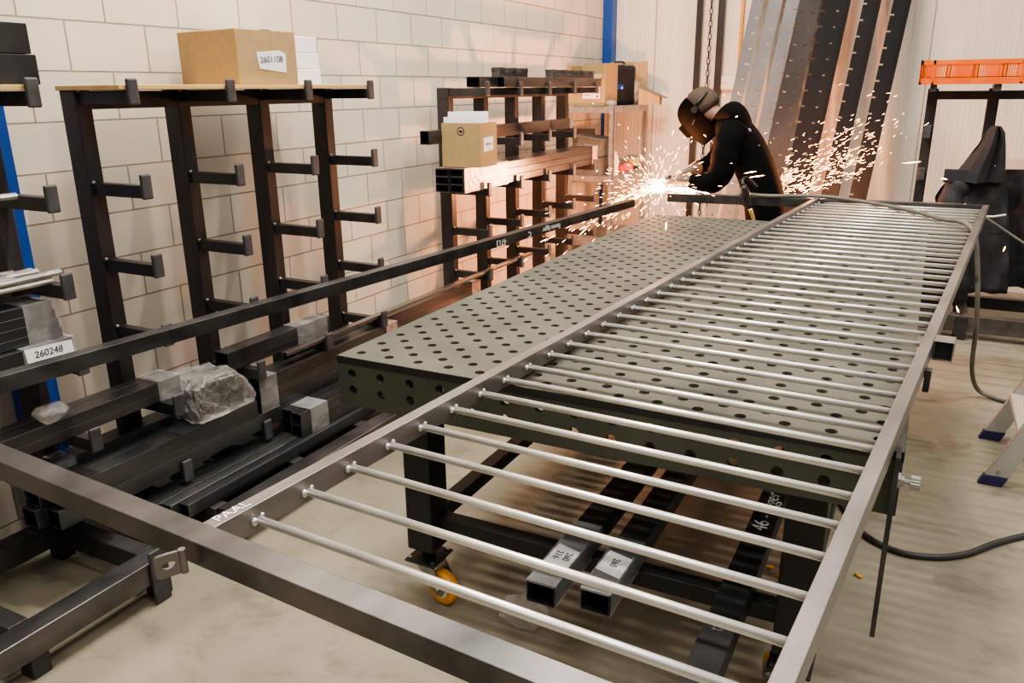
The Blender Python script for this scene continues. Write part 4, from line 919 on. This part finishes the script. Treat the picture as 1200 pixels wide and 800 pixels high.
for i in range(520):        # sparks flying behind the welder to the right
    t = max(0, rs.gauss(.25, .22)); p = Vector((.50 + t * .95, 4.25 + rs.uniform(-.15, .25), .80 + t * .32 + abs(rs.gauss(0, .13 + .14 * t))))
    if rs.random() < .25: p.z += .12
    sliver(b.bm, p, Vector((1, .1, rs.gauss(.45, .3))), rs.uniform(.008, .04) * (2 if rs.random() < .12 else 1), rs.uniform(.0006, .0017))
for i in range(70):         # stray sparks in the air
    p = Vector((rs.uniform(-.9, 1.6), rs.uniform(3.3, 4.3), rs.uniform(.75, 1.55)))
    if (Vector((p.x, 0, p.z)) - Vector((-.1, 0, 1))).length > rs.uniform(.2, 1.1): continue
    sliver(b.bm, p, Vector((rs.gauss(0, 1), rs.gauss(0, 1), rs.gauss(0, .7))), rs.uniform(.01, .03), rs.uniform(.0014, .003))
tag(b.done('grinding_sparks', M_spark), 'dense shower of glowing orange grinding sparks around the gate corner', 'sparks', kind='stuff')
b = MB()
for i in range(70):
    d = Vector((rs.gauss(0, 1), rs.gauss(0, 1), rs.gauss(.1, .8))).normalized()
    sliver(b.bm, G0 + d * rs.uniform(0, .03), d, rs.uniform(.05, .12), rs.uniform(.006, .013))
for i in range(60):
    p = G0 + Vector((.02 + rs.random() * .34, rs.gauss(0, .012), -.012 + rs.gauss(0, .008)))
    sliver(b.bm, p, Vector((1, rs.gauss(0, .2), rs.gauss(.05, .2))), rs.uniform(.03, .07), rs.uniform(.004, .009))
tag(b.done('grinding_flare', M_hot), 'white-hot glare where the grinder touches the gate corner', 'sparks', kind='stuff')
for (p, d, L, lab) in (((1.885, 3.9, .62), (.3, 0, 1), .035, 'single glowing spark in front of the hooded jacket pocket'), ((1.50, 3.9, 1.03), (1, 0, -.2), .04, 'single spark just left of the hooded jacket collar'), ((1.30, 4.3, 1.09), (1, .1, .12), .12, 'long spark streak in front of the dark rack post'), ((.42, 3.62, 1.03), (1, .1, .18), .11, 'spark streak crossing the dark hip of the person, lower of two'), ((.38, 3.62, 1.055), (1, .1, .22), .08, 'spark streak crossing the dark hip of the person, upper of two'), ((1.66, 3.3, .36), (.4, 0, -.8), .045, 'single orange spark below the hanging jacket'), ((.24, 2.25, .90), (0, 0, 1), .05, 'small flame-like spark standing on the far table top')):
    bb = MB(); sliver(bb.bm, Vector((0, 0, 0)), Vector(d), L, .0042); o = bb.done('flying_spark', M_spark); o.location = p; tag(o, lab, 'spark')

# ------------------------------------------------------------------ light
def area(name, loc, sx, sy, e, col=(1, .95, .88), rot=(0, 0, 0)):
    l = D.lights.new(name, 'AREA'); l.shape = 'RECTANGLE'; l.size = sx; l.size_y = sy; l.energy = e; l.color = col
    o = D.objects.new(name, l); COL.objects.link(o); o.location = loc; o.rotation_euler = rot; return o
WARM = (1, .935, .83)
area('ceiling_lamp', (-.25, .5, 4.6), 1.5, .08, 205, WARM)
area('ceiling_lamp', (-.1, 3.2, 4.6), 1.5, .08, 90, WARM)
area('ceiling_lamp', (3.2, -1.2, 4.8), 1.6, .3, 75, WARM)
area('ceiling_lamp', (3.2, 2.0, 4.8), 1.6, .2, 85, WARM)
area('ceiling_lamp', (.5, -3.2, 4.6), 1.6, .25, 35, WARM)
def point(name, loc, e, col, rad):
    l = D.lights.new(name, 'POINT'); l.energy = e; l.color = col; l.shadow_soft_size = rad
    o = D.objects.new(name, l); COL.objects.link(o); o.location = loc; return o
point('grinding_glow', (-.25, 3.66, .97), 125, (1, .38, .17), .05)
point('spark_glow', (.75, 4.5, 1.0), 42, (1, .36, .16), .12)
wd = D.worlds.new('World'); SC.world = wd; wd.use_nodes = True
nt = wd.node_tree; tcw = nt.nodes.new('ShaderNodeTexCoord'); spw = nt.nodes.new('ShaderNodeSeparateXYZ'); crw = nt.nodes.new('ShaderNodeValToRGB')
nt.links.new(tcw.outputs['Generated'], spw.inputs[0]); nt.links.new(spw.outputs['Z'], crw.inputs[0]); nt.links.new(crw.outputs[0], nt.nodes['Background'].inputs[0])
crw.color_ramp.elements[0].position = .08; crw.color_ramp.elements[0].color = (.27, .255, .24, 1); crw.color_ramp.elements[1].position = .6; crw.color_ramp.elements[1].color = (1, .95, .86, 1)
nt.nodes['Background'].inputs[1].default_value = .62

# ------------------------------------------------------------------ camera
cd = D.cameras.new('camera'); cd.sensor_width = 36; cd.sensor_fit = 'HORIZONTAL'; cd.lens = 935.83 / 1200 * 36; cd.clip_start = .05
cam = D.objects.new('camera', cd); COL.objects.link(cam)
cam.location = (1.4228, -1.7798, 1.5839); cam.rotation_euler = (math.radians(72.4984), math.radians(.6068), math.radians(27.2102))
SC.camera = cam
SC.view_settings.view_transform = 'AgX'; SC.view_settings.look = 'AgX - Medium High Contrast'; SC.view_settings.exposure = .34
